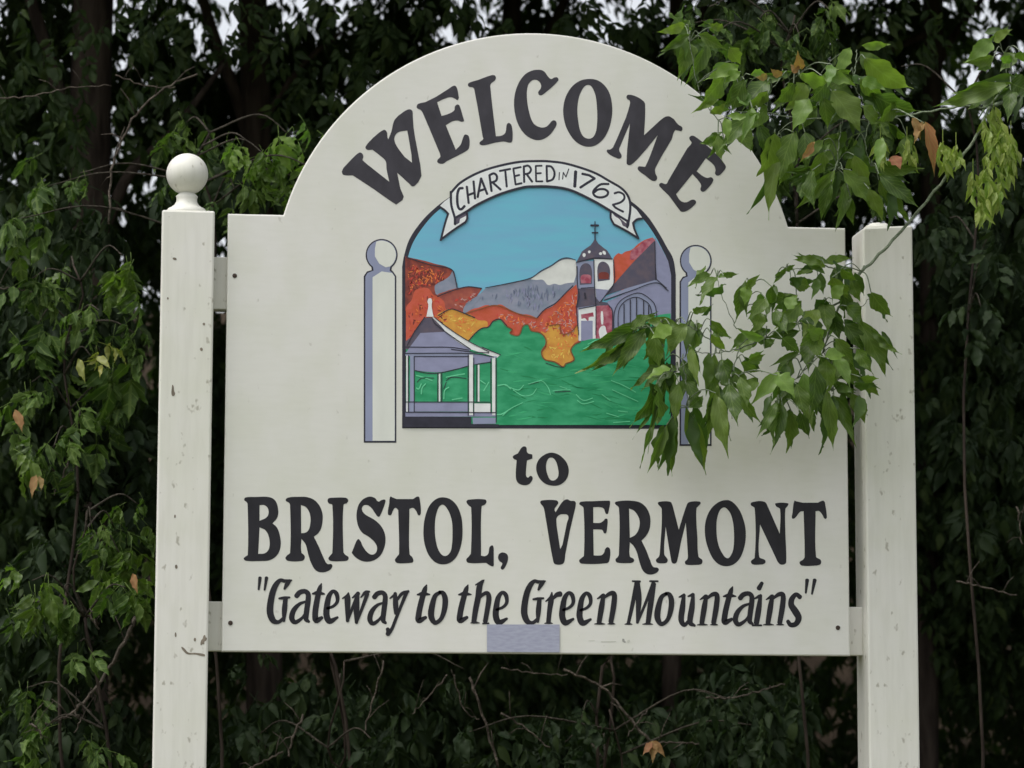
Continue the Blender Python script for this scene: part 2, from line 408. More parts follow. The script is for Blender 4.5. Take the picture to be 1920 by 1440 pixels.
# ------------------------------------------------------------------ lettering
LY = -.0004
def glyph(frame, outs, smooth=False, m=None, Y=LY):
    return polyfill('letter', [frame.parse(o, smooth) for o in outs], m or (M_letter if frame in (FA, FB) else M_letter2), board, Y)
glyph(FA, ['105,1020 120,985 200,900 270,840s 300,850s 310,880 300,910 345,950 555,1115 530,1000s 520,920s 470,870s 395,812 345,812s 330,785s 400,700 500,625s 530,640s 537,690s 545,715 575,640s 600,540s 640,490 730,432s 770,440s 778,500 785,600 800,700 850,960 860,1060 830,1120 780,1160s 740,1130 630,1030 660,1180 692,1255 680,1290 620,1332 570,1300 400,1180 210,1055 120,1050s',
           '610,680s 645,645s 725,630 735,680 765,860 770,935 700,880 640,800s 605,730s'])
glyph(FA, ['815,400s 830,378s 900,360 1000,310 1110,240 1170,205s 1195,225s 1215,320 1200,342s 1180,330s 1140,315s 1090,325s 1008,362 1030,430 1050,492 1110,475s 1170,440s 1178,400s 1210,385s 1230,420 1265,540 1240,548s 1200,535s 1150,545s 1090,580 1185,812 1230,765s 1255,695s 1275,668s 1310,690s 1312,790s 1290,820s 1200,870 1100,920 1060,945s 1015,935s 1012,910s 1038,880s 1035,850 870,460s 850,435s 820,420s'])
glyph(FA, ['1300,195s 1312,178s 1400,150 1530,105s 1560,115s 1560,150s 1520,185s 1512,215s 1565,685 1620,678s 1655,650s 1670,570s 1695,560s 1718,600s 1722,720s 1705,745s 1640,735s 1560,745 1450,770s 1415,762s 1412,742s 1445,712s 1440,690 1360,240s 1345,222s 1310,215s'])
glyph(FB, ['320,150s 312,122s 285,122s 255,135s 225,110 190,65s 140,52s 70,65s 10,105s -45,190s -75,300s -75,410s -50,520s 0,610s 70,668s 150,685s 230,650s 285,585s 305,540s 295,512s 268,510s 235,545s 205,568s 150,568s 95,530s 60,440s 38,310s 45,200s 75,155s 110,142s 145,155s 165,190s 162,220s 140,255s 155,282s 195,265s'])
glyph(FB, ['590,135 690,155 770,240 803,360 800,490 760,620 690,710 600,745 500,715 420,625 372,500 368,370 410,250 490,165', '590,188 640,240 665,350 668,550 640,650 585,672 530,630 498,500 495,360 530,240'], True)
glyph(FB, ['935,290s 955,277s 1010,288s 1080,328s 1102,365s 1092,642 1180,560 1260,490s 1310,470s 1360,495 1400,545s 1435,570s 1430,602s 1400,600s 1370,598s 1340,680 1195,935s 1195,985s 1210,1020s 1200,1048s 1165,1050s 1110,1010 1040,955s 1040,925s 1070,922s 1105,920s 1215,640 1110,770 1030,860 965,910s 935,892s 965,535 880,735s 868,775s 890,825s 878,850s 840,845s 770,805s 758,775s 790,768s 815,745s 930,480 965,360s 962,330s 940,315s'])
glyph(FB, ['1500,660s 1530,645s 1570,665 1640,720 1700,770 1760,830 1810,890s 1828,930s 1800,975 1760,1005s 1732,990s 1735,950s 1715,905s 1648,848 1565,965 1620,1008s 1660,1025s 1700,1020s 1715,1050s 1660,1125s 1625,1150s 1600,1135s 1605,1090s 1570,1035 1528,990 1380,1172 1420,1230s 1470,1245s 1530,1220s 1560,1238s 1545,1270s 1480,1320s 1430,1330s 1400,1300 1320,1190 1250,1120s 1228,1090s 1245,1070s 1290,1080s 1310,1050 1480,760 1520,710s 1505,685s'])
BB = ['115,240s 130,210s 260,203 400,203s 480,240s 518,330s 515,440s 455,520 510,575s 545,680s 550,800s 510,900s 420,962s 300,973 140,970s 108,945s 125,922s 157,895s 155,290s 140,262s', '298,300 365,305s 405,360s 390,440s 298,490', '298,568 370,605s 412,690s 415,810s 370,875s 282,886']
RR = ['612,245s 640,212s 760,202s 880,208s 980,260s 1048,380s 1050,530s 1010,630s 950,680 1010,800 1070,940s 1110,1005s 1160,1010s 1172,1040s 1130,1088s 1040,1108s 970,1080s 915,990s 880,880s 850,770s 800,705 800,865s 838,910s 835,950s 800,972s 650,972s 610,945s 625,908s 665,870s 665,300s 650,272s', '795,300 860,330s 905,420s 905,540s 870,620s 798,640']
II = ['1115,250s 1125,222s 1160,213 1330,213s 1362,240s 1348,275s 1305,300s 1305,860s 1325,895s 1365,925s 1358,960s 1320,973 1160,973s 1125,945s 1145,908s 1172,870s 1172,300s 1130,280s']
SS = ['1800,235s 1810,255s 1745,430s 1720,440s 1690,405s 1640,335s 1590,300s 1540,312s 1528,360s 1570,415s 1680,480s 1765,565s 1808,680s 1795,810s 1735,920s 1620,978s 1500,960s 1408,880s 1415,845 1475,712s 1505,725s 1540,800s 1600,875s 1660,895s 1705,850s 1695,770s 1620,690s 1520,620s 1468,500s 1470,350s 1520,250s 1610,200s 1680,215s 1722,258s 1765,240s']
for g in (BB, RR, II, SS): glyph(FI, g)
glyph(FJ, ['60,572s 80,578s 120,595 280,595 330,570s 345,600s 355,730s 335,752s 310,710s 280,680s 245,690 245,1120s 275,1160s 280,1200s 240,1212 130,1212s 105,1185s 125,1150s 145,1120s 137,700 110,680s 85,710s 65,750s 38,740s 50,640'])
glyph(FJ, ['570,578 670,620 735,730 757,880 740,1050 675,1180 570,1225 470,1185 400,1060 380,890 410,720 475,615', '555,650 610,690 650,790 660,900 650,1070 620,1130 575,1142 530,1095 500,1000 490,870 505,735'], True)
glyph(FJ, ['795,622s 810,602s 970,598s 988,620s 970,650s 940,668s 935,1140 975,1145s 1005,1120s 1020,1055s 1050,1045s 1058,1120 1058,1200 1055,1240s 1030,1240s 985,1210 815,1210s 793,1180s 820,1145s 838,1110s 840,680s 815,655s'])
glyph(FJ, ['1100,1150s 1115,1120s 1150,1110s 1188,1130s 1196,1170s 1178,1230s 1145,1275s 1125,1260s 1140,1215s 1110,1190s'])
glyph(FJ, ['1335,92s 1370,95s 1378,140s 1395,158 1430,165 1430,205 1378,222 1368,360s 1385,388s 1412,372s 1432,385s 1425,420s 1390,455s 1330,458s 1285,430s 1270,370s 1278,220 1248,205s 1243,182s 1290,155'])
glyph(FJ, ['1625,148 1715,190 1775,280 1770,380 1710,450 1620,466 1530,430 1472,335 1478,240 1540,172', '1610,195 1650,220 1675,290 1680,370 1650,410 1608,412 1580,370 1562,290 1575,220'], True)
glyph(FK, ['88,290s 110,263s 290,260s 320,290s 300,330s 272,375s 285,415 310,375s 370,285s 430,248s 480,268s 530,272s 547,305s 510,480 470,650 410,960 398,1050s 370,1082s 290,1085s 258,1055s 160,500 130,350s', '295,510s 320,460s 370,440s 447,460s 430,560 375,830 345,890 325,760'])
glyph(FK, ['590,310s 610,280s 780,272 950,266s 985,275s 968,400 955,435s 930,430s 905,370s 860,350s 770,350 770,550 860,550s 905,520s 925,498s 952,505s 950,600 935,680s 910,685s 888,645s 850,635 770,635 775,970 870,968s 905,940s 925,885s 958,863s 988,900s 975,1040s 940,1070s 620,1075s 588,1040s 615,1005s 650,970s 645,360s 610,325s'])
glyph(FK, ['1048,300s 1080,275s 1260,266s 1400,305s 1490,430s 1500,600s 1455,710s 1390,780 1450,900 1500,1030s 1540,1115s 1600,1130s 1612,1160s 1570,1200s 1490,1216s 1420,1180s 1372,1080s 1330,930s 1290,850s 1240,800 1240,980s 1290,1015s 1290,1050s 1250,1068 1080,1062s 1055,1025s 1085,990s 1100,950s 1100,360s', '1230,365 1300,400s 1360,500s 1360,610s 1315,700s 1240,745'])
glyph(FL, ['-160,264s -142,245s -20,245s 6,285 76,560 170,270s 205,245s 310,243s 322,262s 295,295s 275,320s 275,500 285,640 298,860s 340,900s 335,940s 300,954 160,952s 145,922s 172,890s 178,850s 155,480 100,700 60,900s 40,937s 5,935s -10,900s -72,525 -88,831s -50,892s -58,927s -81,937 -160,933s -182,901s -150,865s -138,820s -116,330s'])
glyph(FL, ['620,225 720,285 795,420 830,600 800,800 720,930 600,970 490,920 410,780 370,600 390,420 480,280', '575,310 640,350 680,450 697,600 690,770 660,850 625,880 575,840 520,720 500,560 515,400'], True)
glyph(FL, ['885,280s 900,250s 1040,245s 1085,315 1212,605 1215,330s 1170,295s 1165,262s 1305,262s 1305,285s 1275,330s 1275,600 1285,920s 1265,948s 1220,950s 1188,920 990,500 980,860s 1045,900s 1050,930s 1020,950 910,950s 888,915s 930,870s 930,320s'])
glyph(FL, ['1375,235s 1400,240s 1470,255 1640,255 1700,232s 1720,250 1742,420s 1720,437s 1690,390s 1655,350s 1615,352 1620,860s 1672,900s 1672,945s 1630,963 1460,963s 1435,925s 1475,895s 1492,860s 1480,352 1440,360s 1380,430s 1350,430s 1355,370'])

# brush-stroke letters: centre line with a width at each point
def stroke_mesh(acc, frame, s, wscale=1.0, Y=LY, xf=(1, 0, 1, 0), sub=6):
    P = []
    for t in s.split():
        a = list(map(float, t.split(',')))
        if len(a) == 2: a.append(30)
        P.append((a[0]*xf[0]+xf[1], a[1]*xf[2]+xf[3], a[2]*(xf[0]+xf[2])/2*wscale))
    Q = smooth_path(P, sub) if len(P) > 2 else np.array(P)
    W = np.array([(*frame.pt(a, b), c/frame.k*mpp(0)/2) for a, b, c in Q])
    T = np.gradient(W[:, :2], axis=0); T /= np.linalg.norm(T, axis=1)[:, None]+1e-12
    N = np.stack([-T[:, 1], T[:, 0]], 1)
    L = W[:, :2]+N*W[:, 2:3]; Rr = W[:, :2]-N*W[:, 2:3]
    n = len(W); V = []
    acc.k = getattr(acc, 'k', 0)+1; y = Y-.00003*acc.k
    for i in range(n): V += [(L[i][0], y, L[i][1]), (Rr[i][0], y, Rr[i][1])]
    F = [(2*i, 2*i+1, 2*i+3, 2*i+2) for i in range(n-1)]
    for e, sg in ((0, -1), (n-1, 1)):          # round ends
        b = len(V); m = 6
        c = W[e]; t = T[e]*sg; nn = N[e]
        for j in range(m+1):
            a = math.pi*j/m; q = c[:2]+nn*c[2]*math.cos(a)+t*c[2]*math.sin(a)*.8; V.append((q[0], y, q[1]))
        F.append(tuple(range(b, b+m+1)))
    acc.add(V, F)
BL = [0]
def brush_letter(frame, strokes, xf=(1, 0, 1, 0), mat=None, name='letter', parent=None, Y=LY, ws=1.14):
    acc = Acc(); BL[0] += 1; Y = Y-.0003*(BL[0] % 2)
    for s in strokes: stroke_mesh(acc, frame, s, ws, Y, xf)
    o = mesh_obj(name, acc.v, acc.f, mat or M_letter2); adopt(o, parent or board); return o
LG = ['440,118,34 395,108,38 350,150,52 312,230,60 285,350,64 278,470,66 312,558,58 370,578,38 425,540,34', '452,315,44 440,440,52 432,565,28', '380,312,20 440,306,32 500,300,18', '500,112,34 470,150,44 440,205,22', '425,112,30 520,108,16']
La = ['575,285,50 612,245,50 670,232,46 706,265,50 705,340,54 690,450,54 683,540,50 715,575,26', '690,345,22 610,375,34 545,445,50 522,530,54 560,580,44 635,535,30 680,470,22']
Lt = ['856,145,12 835,205,46 805,340,56 785,480,58 798,560,56 862,527,32', '755,260,16 820,250,44 890,262,14']
Le = ['922,425,26 995,395,30 1036,340,36 1026,262,44 985,232,36 940,290,50 918,400,60 913,500,62 950,568,58 1038,525,24']
Lw = ['1092,312,12 1150,282,34', '1160,250,16 1150,310,58 1150,420,52 1150,565,34', '1152,565,22 1200,430,30 1250,300,30', '1205,305,16 1270,255,40', '1262,255,36 1250,420,58 1250,585,32', '1252,585,22 1310,430,32 1372,262,40', '1300,300,14 1350,245,34 1395,236,20']
Ly = ['1625,312,12 1685,270,36', '1685,255,34 1690,370,54 1695,480,40', '1690,355,22 1760,260,34 1835,232,26', '1815,240,40 1750,400,32 1690,550,32 1655,640,32 1625,690,40', '1600,655,36 1612,690,50 1602,715,44']
for L_, xf in ((LG, (1, 0, 1, 0)), (La, (1, 0, 1, 0)), (Lt, (1, 0, 1, 0)), (Le, (1, 0, 1, 0)), (Lw, (1, 0, 1, 0)), (La, (.93, 915, 1, 15)), (Ly, (1, 0, 1, 0))): brush_letter(FM, L_, xf)
Nt = ['240,160,12 218,215,48 182,340,56 152,480,58 152,560,58 230,525,32', '135,270,16 200,260,44 275,268,14']
No = ['390,242,34 332,290,46 296,420,60 292,520,60 335,585,44 402,540,42 440,430,54 448,320,56 425,255,46 385,242,34']
Nh = ['885,105,12 838,170,56 818,300,58 790,440,56 770,575,50', '790,160,14 870,118,30', '734,588,8 784,582,24 834,588,8', '815,330,20 868,272,34 920,252,42 940,310,52 920,450,50 898,570,48', '870,595,16 938,592,16']
for L_, xf in ((Nt, (1, 0, 1, 0)), (No, (1, 0, 1, 0)), (Nt, (1, 465, 1, 0)), (Nh, (1, 0, 1, 0))): brush_letter(FN, L_, xf)
brush_letter(FN, Le, (1, 105, 1, 14)); brush_letter(FN, LG, (.98, 1065, 1, 10))
brush_letter(FN, ['1648,245,14 1640,330,54 1622,450,50 1610,575,46', '1566,593,8 1611,587,24 1656,593,8', '1650,330,16 1700,275,46 1742,262,56', '1580,345,14 1640,300,36'])
brush_letter(FN, Le, (1, 852, 1, 18)); brush_letter(FO, Le, (1, -152, 1, 22))
On = ['960,315,12 1022,278,38', '1030,272,34 1008,400,56 980,575,50', '926,600,8 985,594,24 1044,600,8', '1030,310,22 1100,258,42 1150,268,50 1142,400,56 1112,575,50', '1076,600,8 1118,594,24 1159,600,8']
brush_letter(FO, On)
brush_letter(FO, ['1402,140,46 1355,380,42 1310,585,34', '1268,603,8 1310,597,24 1352,603,8', '1355,118,18 1440,122,22', '1408,140,54 1425,330,60 1410,585,28', '1412,580,26 1500,370,30 1590,140,40', '1595,150,46 1558,380,58 1530,585,48', '1468,603,8 1526,597,24 1584,603,8', '1550,118,18 1640,118,18'])
brush_letter(FO, No, (1, 1345, 1, 15))
brush_letter(FQ, ['160,238,12 205,222,32', '203,218,26 190,330,46 178,440,46 208,488,34 255,440,22', '240,232,12 285,215,30', '287,212,24 275,330,46 258,460,44 300,495,20'])
brush_letter(FQ, On, (.8, -420, .8, 8)); brush_letter(FQ, Nt, (.8, 450, .8, 16)); brush_letter(FQ, La, (.8, 248, .8, 20))
brush_letter(FQ, ['905,112,30 878,160,40', '838,252,12 880,232,30', '893,222,26 875,350,46 855,470,44', '820,492,16 900,492,16'])
brush_letter(FQ, On, (.8, 175, .8, 8))
brush_letter(FQ, ['1248,238,38 1212,214,34 1175,255,44 1170,310,50 1208,370,56 1235,425,52 1212,478,42 1165,488,38 1138,455,30'])
for fr, ss in ((FM, ('165,80,34 150,210,20', '238,80,34 217,215,20')), (FQ, ('1312,85,32 1300,200,16', '1380,85,32 1355,210,16'))):
    brush_letter(fr, ss)
polyfill('grey_patch', [pt_], M_patch, board, -.0018)

# ------------------------------------------------------------------ mural
mural = polyfill('mural', [FF.parse('754,803 754,500 758,478s 768,448s 789,417s 810,395s 838,373s 880,350s 940,328s 1008,318s 1080,328s 1140,350s 1184,378s 1211,402s 1233,433s 1250,463s 1262,485s 1267,515 1267,804')], M_black, sign, -.0004)
lay = [0]
def Lp(name, frame, txt, mat, holes=(), sm=False, step=True, parent=None):
    if step: lay[0] += 1
    o = polyfill(name, [frame.parse(txt, sm)]+[frame.parse(h, sm) for h in holes], mat, parent or mural, -.0004-.00004*lay[0]); return o
C_sky = paint('mural_sky', (104, 160, 186), .1, (9, 9, 60), .55, alt=(100, 168, 188))
C_grey = paint('mural_grey', (112, 122, 138), .10, (30, 30, 45), alt=(134, 136, 152))
C_snow = paint('mural_snow', (198, 199, 194), .08, (50, 50, 50))
C_brown = paint('mural_brown', (104, 50, 46), .3, (75, 75, 75), alt=(150, 70, 52))
C_hill2 = paint('mural_hill', (132, 66, 60), .15, (60, 60, 60), alt=(158, 84, 66))
C_orange = paint('mural_orange', (172, 76, 48), .15, (60, 60, 60), alt=(184, 84, 68))
C_yellow = paint('mural_yellow', (196, 146, 62), .15, (60, 60, 60), alt=(184, 122, 54))
C_green = paint('mural_green', (32, 130, 86), .12, (26, 26, 60), alt=(58, 152, 108))
C_lgreen = paint('mural_light_green', (96, 186, 140), .15, (60, 60, 60))
C_white = paint('mural_white', (205, 207, 206), .07, (60, 60, 60))
C_lav = paint('mural_lavender', (128, 130, 156), .1, (40, 40, 60))
C_dark = paint('mural_slate', (74, 72, 88), .15, (60, 60, 60), alt=(90, 80, 90))
C_maroon = paint('mural_maroon', (140, 58, 76), .2, (90, 90, 90), alt=(170, 110, 120))
C_line = M_black
C_pole = paint('painted_post_shade', (128, 134, 158), .08, (30, 30, 8))
C_polew = paint('painted_post_light', (196, 198, 190), .05, (30, 30, 8))
Lp('painted_sky', FF, '761,797 761,500 766,478s 776,452s 796,422s 818,398s 846,378s 885,358s 940,337s 1008,328s 1078,337s 1136,359s 1178,386s 1204,409s 1225,437s 1241,466s 1252,490s 1257,516 1257,797', C_sky)
Lp('painted_mountain', FF, '869,583 874,567 899,552 910,541 957,531 994,522 1015,508s 1034,498s 1050,487s 1064,484s 1078,488 1085,500 1085,560 1041,578 1020,596 1000,600 955,592 925,588 897,590', C_grey)
Lp('painted_snow', FG, '350,792 480,705s 600,640s 700,575s 780,552s 890,562 910,700 870,830 780,840s 700,860s 640,845s 560,860s 500,800s 420,800s', C_snow)
Lp('painted_hill', FE, '640,325 720,345s 860,375s 1000,415s 1140,450s 1205,500s 1235,590 1262,690 1020,800 1060,900 900,960 640,980', C_brown)
Lp('painted_rock', FE, '1000,668s 1110,605s 1170,560s 1205,500 1235,590 1262,690s 1150,735s 1020,785s 990,720', C_grey)
Lp('painted_hill', FE, '1020,805s 1130,745s 1280,702s 1400,688s 1560,712 1500,800 1370,880 1330,1010 1150,1010 1100,900', C_hill2)
Lp('painted_rock', FE, '1330,990 1345,930s 1400,880s 1460,840s 1530,790 1560,800 1500,870 1430,960 1400,1010', C_grey)
Lp('painted_trees', FF, '761,592 762,575s 772,562s 778,545s 790,540s 803,541s 812,552s 822,557s 832,565s 836,580s 846,590 869,590 885,580s 897,577s 912,572s 925,574s 938,571s 950,577s 962,584s 975,589s 990,590s 1006,596 1018,582s 1033,576s 1045,566s 1057,553s 1073,540s 1086,528 1086,700 1000,690 761,700', C_orange)
Lp('painted_trees', FF, '820,592s 832,583s 844,580s 866,586s 882,590s 896,600s 913,603s 914,614 895,630 879,640 850,625', C_yellow)
Lp('painted_trees', FF, '1014,622s 1024,624s 1030,609s 1048,609s 1050,620s 1055,627s 1070,624s 1086,606 1086,637 1075,646s 1070,657s 1076,668s 1074,675s 1060,682s 1055,687s 1046,680s 1024,675s 1016,663s 1023,652s 1024,640s', C_yellow)
Lp('painted_trees', FG, '1340,560s 1400,480s 1440,490s 1490,460s 1560,440s 1640,370s 1720,320s 1815,290 1850,330 1820,420 1560,640 1350,850', C_orange)
Lp('painted_trees', FG, '1560,450s 1640,400s 1700,340s 1815,300 1850,340 1700,470 1600,560 1540,560', C_maroon)
dab_rng = random.Random(3)
def dabs(region, n, cols, ln=(3, 9), wd=(1.2, 3), tilt=(-1, 1)):
    '''loose brush dabs inside a painted area (photo positions), a few colours'''
    import itertools
    poly = [tuple(map(float, t.split(','))) for t in region.split()]
    def inside(x, y):
        c = False
        for (x1, y1), (x2, y2) in zip(poly, poly[1:]+poly[:1]):
            if (y1 > y) != (y2 > y) and x < (x2-x1)*(y-y1)/(y2-y1)+x1: c = not c
        return c
    xs = [p[0] for p in poly]; ys = [p[1] for p in poly]
    for ci, col in enumerate(cols):
        acc = Acc(); k_ = 0
        while k_ < n:
            x = dab_rng.uniform(min(xs), max(xs)); y = dab_rng.uniform(min(ys), max(ys))
            if not inside(x, y): continue
            k_ += 1; a = dab_rng.uniform(*tilt); L = dab_rng.uniform(*ln)/2; w_ = dab_rng.uniform(*wd)
            x1, y1, x2, y2 = x-L*math.cos(a), y-L*math.sin(a), x+L*math.cos(a), y+L*math.sin(a)
            if not (inside(x1, y1) and inside(x2, y2)): continue
            stroke_mesh(acc, FF, f'{x1},{y1},{w_*.4} {x},{y+dab_rng.uniform(-1,1)},{w_} {x2},{y2},{w_*.3}', 1, -.0004-.00004*lay[0]-.00001-ci*.00001, sub=3)
            acc.k = k_ % 3
        o = mesh_obj('brush_marks', acc.v, acc.f, col); adopt(o, mural); o['kind'] = 'stuff'
D_br = paint('dab_brown', (108, 48, 42), .2); D_or = paint('dab_orange', (206, 112, 58), .2); D_re = paint('dab_red', (176, 62, 52), .2); D_ye = paint('dab_yellow', (222, 176, 84), .2)
D_dg = paint('dab_dark_green', (28, 122, 76), .15); D_lg = paint('dab_pale_green', (58, 158, 108), .15); D_gy = paint('dab_blue_grey', (96, 104, 124), .15); D_lb = paint('dab_pale_blue', (112, 168, 190), .1); D_pk = paint('dab_pink', (176, 132, 126), .15)
lay[0] += 1
dabs('764,492 790,500 836,508 836,522 815,538 800,538 775,545 764,570', 70, [D_br, D_re, D_or], tilt=(-2, 2))
dabs('764,580 800,545 850,590 800,700 764,700', 60, [D_re, D_or, D_br], tilt=(-2, 2))
dabs('850,560 900,545 870,580 840,580', 16, [D_re, D_pk])
dabs('900,582 960,590 1010,602 1050,575 1082,540 1082,640 1020,620 960,610', 90, [D_re, D_or, D_pk], tilt=(-2, 2))
dabs('830,592 866,590 905,606 880,630', 24, [D_ye, D_or]); dabs('1024,620 1060,630 1080,625 1070,680 1030,672', 24, [D_ye, D_or], tilt=(-2, 2))
dabs('890,560 990,530 1060,530 1030,570 1000,590 960,570', 60, [D_gy, C_lav], ln=(5, 14), tilt=(1.2, 1.9))
dabs('1152,560 1180,500 1225,462 1235,470 1190,520', 26, [D_or, D_re], tilt=(-1.2, -.3))
lay[0] += 3
# church
Lp('painted_church', FG, '1840,285 1926,430 2000,572 2036,742 2038,1530 1330,1530 1290,1150 1270,1060 1850,790', C_lav)
Lp('painted_roof', FG, '1835,330 1850,600 1868,800 1500,900 1240,990 1190,1085 1130,1060 1350,850 1560,610', C_dark)
Lp('painted_gable', FG, '1240,1010 1500,900 1850,800 1960,880 1958,905 1850,840 1560,935 1230,1045', C_pole)
Lp('painted_arch', FG, '1345,1530 1350,1200s 1420,1060s 1540,985s 1660,960s 1780,1030s 1850,1140s 1880,1530', C_pole)
Lp('painted_tower', FG, '905,570 1110,575 1110,900 1135,1120 1135,1530 925,1530 910,1120 930,1000 900,860', C_pole)
Lp('painted_tower', FG, '1110,545 1340,550 1345,850 1290,915 1220,1010 1180,1070 1120,1060 1120,900', C_white)
Lp('painted_window', FG, '940,860 940,680s 980,610s 1050,610s 1085,680s 1085,850', C_dark)
Lp('painted_window', FG, '1155,820 1152,660s 1185,590s 1250,590s 1300,660s 1300,800', C_dark, step=False)
Lp('painted_window', FG, '955,840 955,755s 1010,735s 1072,755s 1072,840', C_maroon)
Lp('painted_window', FG, '1170,790 1170,725s 1220,705s 1285,725s 1285,790', D_br, step=False)
Lp('painted_roof', FG, '1125,290 1138,325 1165,365 1225,415 1268,445 1300,495 1335,555 1100,550 900,590 870,640 935,520 965,460 1010,425 1070,385 1105,335', C_dark)
for t in ('975,490s 1000,480s 1010,510s 985,525s', '1170,480s 1200,470s 1205,495s 1180,500s', '1215,455s 1245,460s 1250,495s 1222,490s', '1040,455s 1065,450s 1065,475s 1045,478s'):
    Lp('painted_highlight', FG, t, C_white, step=(t[0] == '9'))
Lp('painted_roof', FG, '920,905 1120,900 1130,1000 1180,1060 1270,1070 1300,1110 1130,1100 900,1135', C_dark)
Lp('painted_tower', FG, '1125,905 1285,920 1210,1030 1175,1060 1140,1020', C_lav)
Lp('painted_tower', FG, '925,1150 1130,1120 1130,1530 930,1530', C_white)
Lp('painted_wall', FG, '1130,1110 1290,1105 1330,1180 1335,1530 1130,1530', C_maroon)
Lp('painted_tower', FG, '955,1290 1095,1290 1095,1530 955,1530', C_lav)
Lp('painted_wall', FG, '955,1215 1100,1190 1110,1240 1050,1250s 1040,1290s 1000,1260s 960,1270', C_maroon, step=False)
Lp('painted_highlight', FG, '1170,1400s 1230,1350s 1260,1420s 1300,1530 1190,1530', C_white)
Lp('painted_highlight', FG, '1195,1180s 1215,1180s 1220,1330s 1198,1330s', C_white, step=False)
# green field
Lp('painted_field', FF, '761,797 761,650 870,650 879,638 888,628s 900,617s 916,614s 924,602s 938,600s 949,612s 960,618s 956,625s 972,628s 980,612s 990,609s 996,620s 1012,624s 1022,634s 1023,646s 1015,660s 1021,673s 1040,678s 1055,687s 1060,681s 1075,674s 1070,657s 1076,646s 1088,641s 1115,635s 1145,636s 1165,626s 1180,618s 1195,600s 1215,596s 1240,590s 1257,588 1257,797', C_green)
lay[0] += 1
dabs('935,650 1000,640 1020,690 1080,690 1120,650 1240,640 1250,790 940,790', 60, [D_dg, D_lg], ln=(10, 40), wd=(1, 3), tilt=(-.3, .5))
lay[0] += 3
# gazebo
Lp('painted_gazebo_roof', FE, '640,1344 700,1300 870,1060 985,1060 1390,1344 1500,1440 640,1440', C_dark)
Lp('painted_gazebo_roof', FFg, '820,30 1110,15 1420,222 1400,275 640,275 700,190', C_lav)
Lp('painted_gazebo_roof', FFg, '960,-160 990,-155 1130,-40s 1330,85s 1560,205s 1780,290 1740,325 1420,225 1290,150s 1150,40s 1060,-60s', C_white)
Lp('painted_gazebo_roof', FFg, '640,262 1420,262 1600,300 1740,312 1720,335 1440,335 640,305', C_pole)
Lp('painted_finial', FE, '905,870s 920,832s 950,835s 960,870s 955,910s 965,990s 978,1050 890,1050 905,980s 915,910s', C_white)
Lp('painted_ceiling', FFg, '745,305 1400,305 1660,320 1660,380 1560,385 1380,425 1200,470s 1040,500s 900,495s 745,475', C_lav)
Lp('painted_gazebo_wall', FFg, '645,865 1400,865 1400,972 645,972', C_lav)
Lp('painted_gazebo_wall', FFg, '1460,875 1665,875 1665,985 1460,985', C_white, step=False)
Lp('painted_gazebo_base', FFg, '640,985 1725,990 1725,1032 640,1032', C_lav)
Lp('painted_gazebo_base', FFg, '612,1032 1430,1036 1430,1120 1760,1125 1760,1165 610,1160', C_line)
Lp('painted_gazebo_base', FFg, '1445,1045 1722,1045 1725,1118 1450,1122', C_pole)
Lp('painted_gazebo_post', FFg, '650,300 668,300 668,980 650,980', C_white)
Lp('painted_gazebo_post', FFg, '695,285 740,285 740,975 695,975', C_pole, step=False)
Lp('painted_gazebo_post', FFg, '1405,290 1450,290 1450,1015 1405,1015', C_white, step=False)
Lp('painted_gazebo_post', FFg, '1680,325 1718,325 1718,1015 1680,1015', C_white, step=False)
Lp('painted_gazebo_post', FFg, '1040,510 1058,510 1058,855 1040,855', C_white, step=False)
Lp('painted_gazebo_post', FFg, '1508,410 1528,410 1528,860 1508,860', C_white, step=False)
# ribbon
lay[0] += 1
for nm, fr, t, m in (('painted_ribbon_end', FD, '1290,740 1375,810 1450,915 1380,935 1325,985 1350,1080 1400,1190 1310,1140 1140,1040 1040,960s 1025,880 1040,820 1250,900', C_white),
                     ('painted_ribbon_end', FC, '740,640 660,700 600,760 660,800 715,860 680,980 610,1210 760,1110 950,970 960,830 780,880', C_white),
                     ('painted_ribbon_fold', FD, '1045,835 1250,950 1245,1045 1190,1020 1150,940s 1080,890s', C_dark), ('painted_ribbon_fold', FC, '800,925 955,845 948,890 870,930 860,985 810,1010', C_dark)):
    o = Lp(nm, fr, t, m, step=(m is C_dark and fr is FD))
Lp('painted_ribbon', FF, '845.5,360s 866.6,340.5s 908.8,319.4s 965,305.3s 1007,302.5s 1040,304s 1070,309.5s 1112.5,323.6s 1140.6,339s 1166,354.5s 1178.6,371.4s 1181.4,392s 1177,422 1146,396.7s 1112.5,377s 1070,357s 1035,350.5s 1000,350s 979,352s 937,364.4s 894.7,384s 875,396.7 853,411 846,385s', C_white)
YL = -.0004-.00004*(lay[0]+1)
def lines(name, frame, strokes, wdt, mat=None, parent=None, Y=None):
    acc = Acc()
    for s in strokes:
        s2 = ' '.join(t if t.count(',') == 2 else f'{t},{wdt}' for t in s.split())
        stroke_mesh(acc, frame, s2, 1, YL if Y is None else Y)
    o = mesh_obj(name, acc.v, acc.f, mat or C_line); adopt(o, parent or mural)
    if name == 'brush_marks': o['kind'] = 'stuff'
    return o
lines('ribbon_outline', FF, ['845,362 866.6,340.5 908.8,319.4 965,305.3 1007,302.5 1040,304 1070,309.5 1112.5,323.6 1140.6,339 1166,354.5 1178.6,371.4 1181.4,392 1177,424',
                             '852.5,409.4 875,396.7 894.7,384 937,364.4 979,352 1000,350 1035,350.5 1070,357 1112.5,377 1146,396.7 1176,415', '845,360 846,385 852.5,409 853,421'], 4.6)
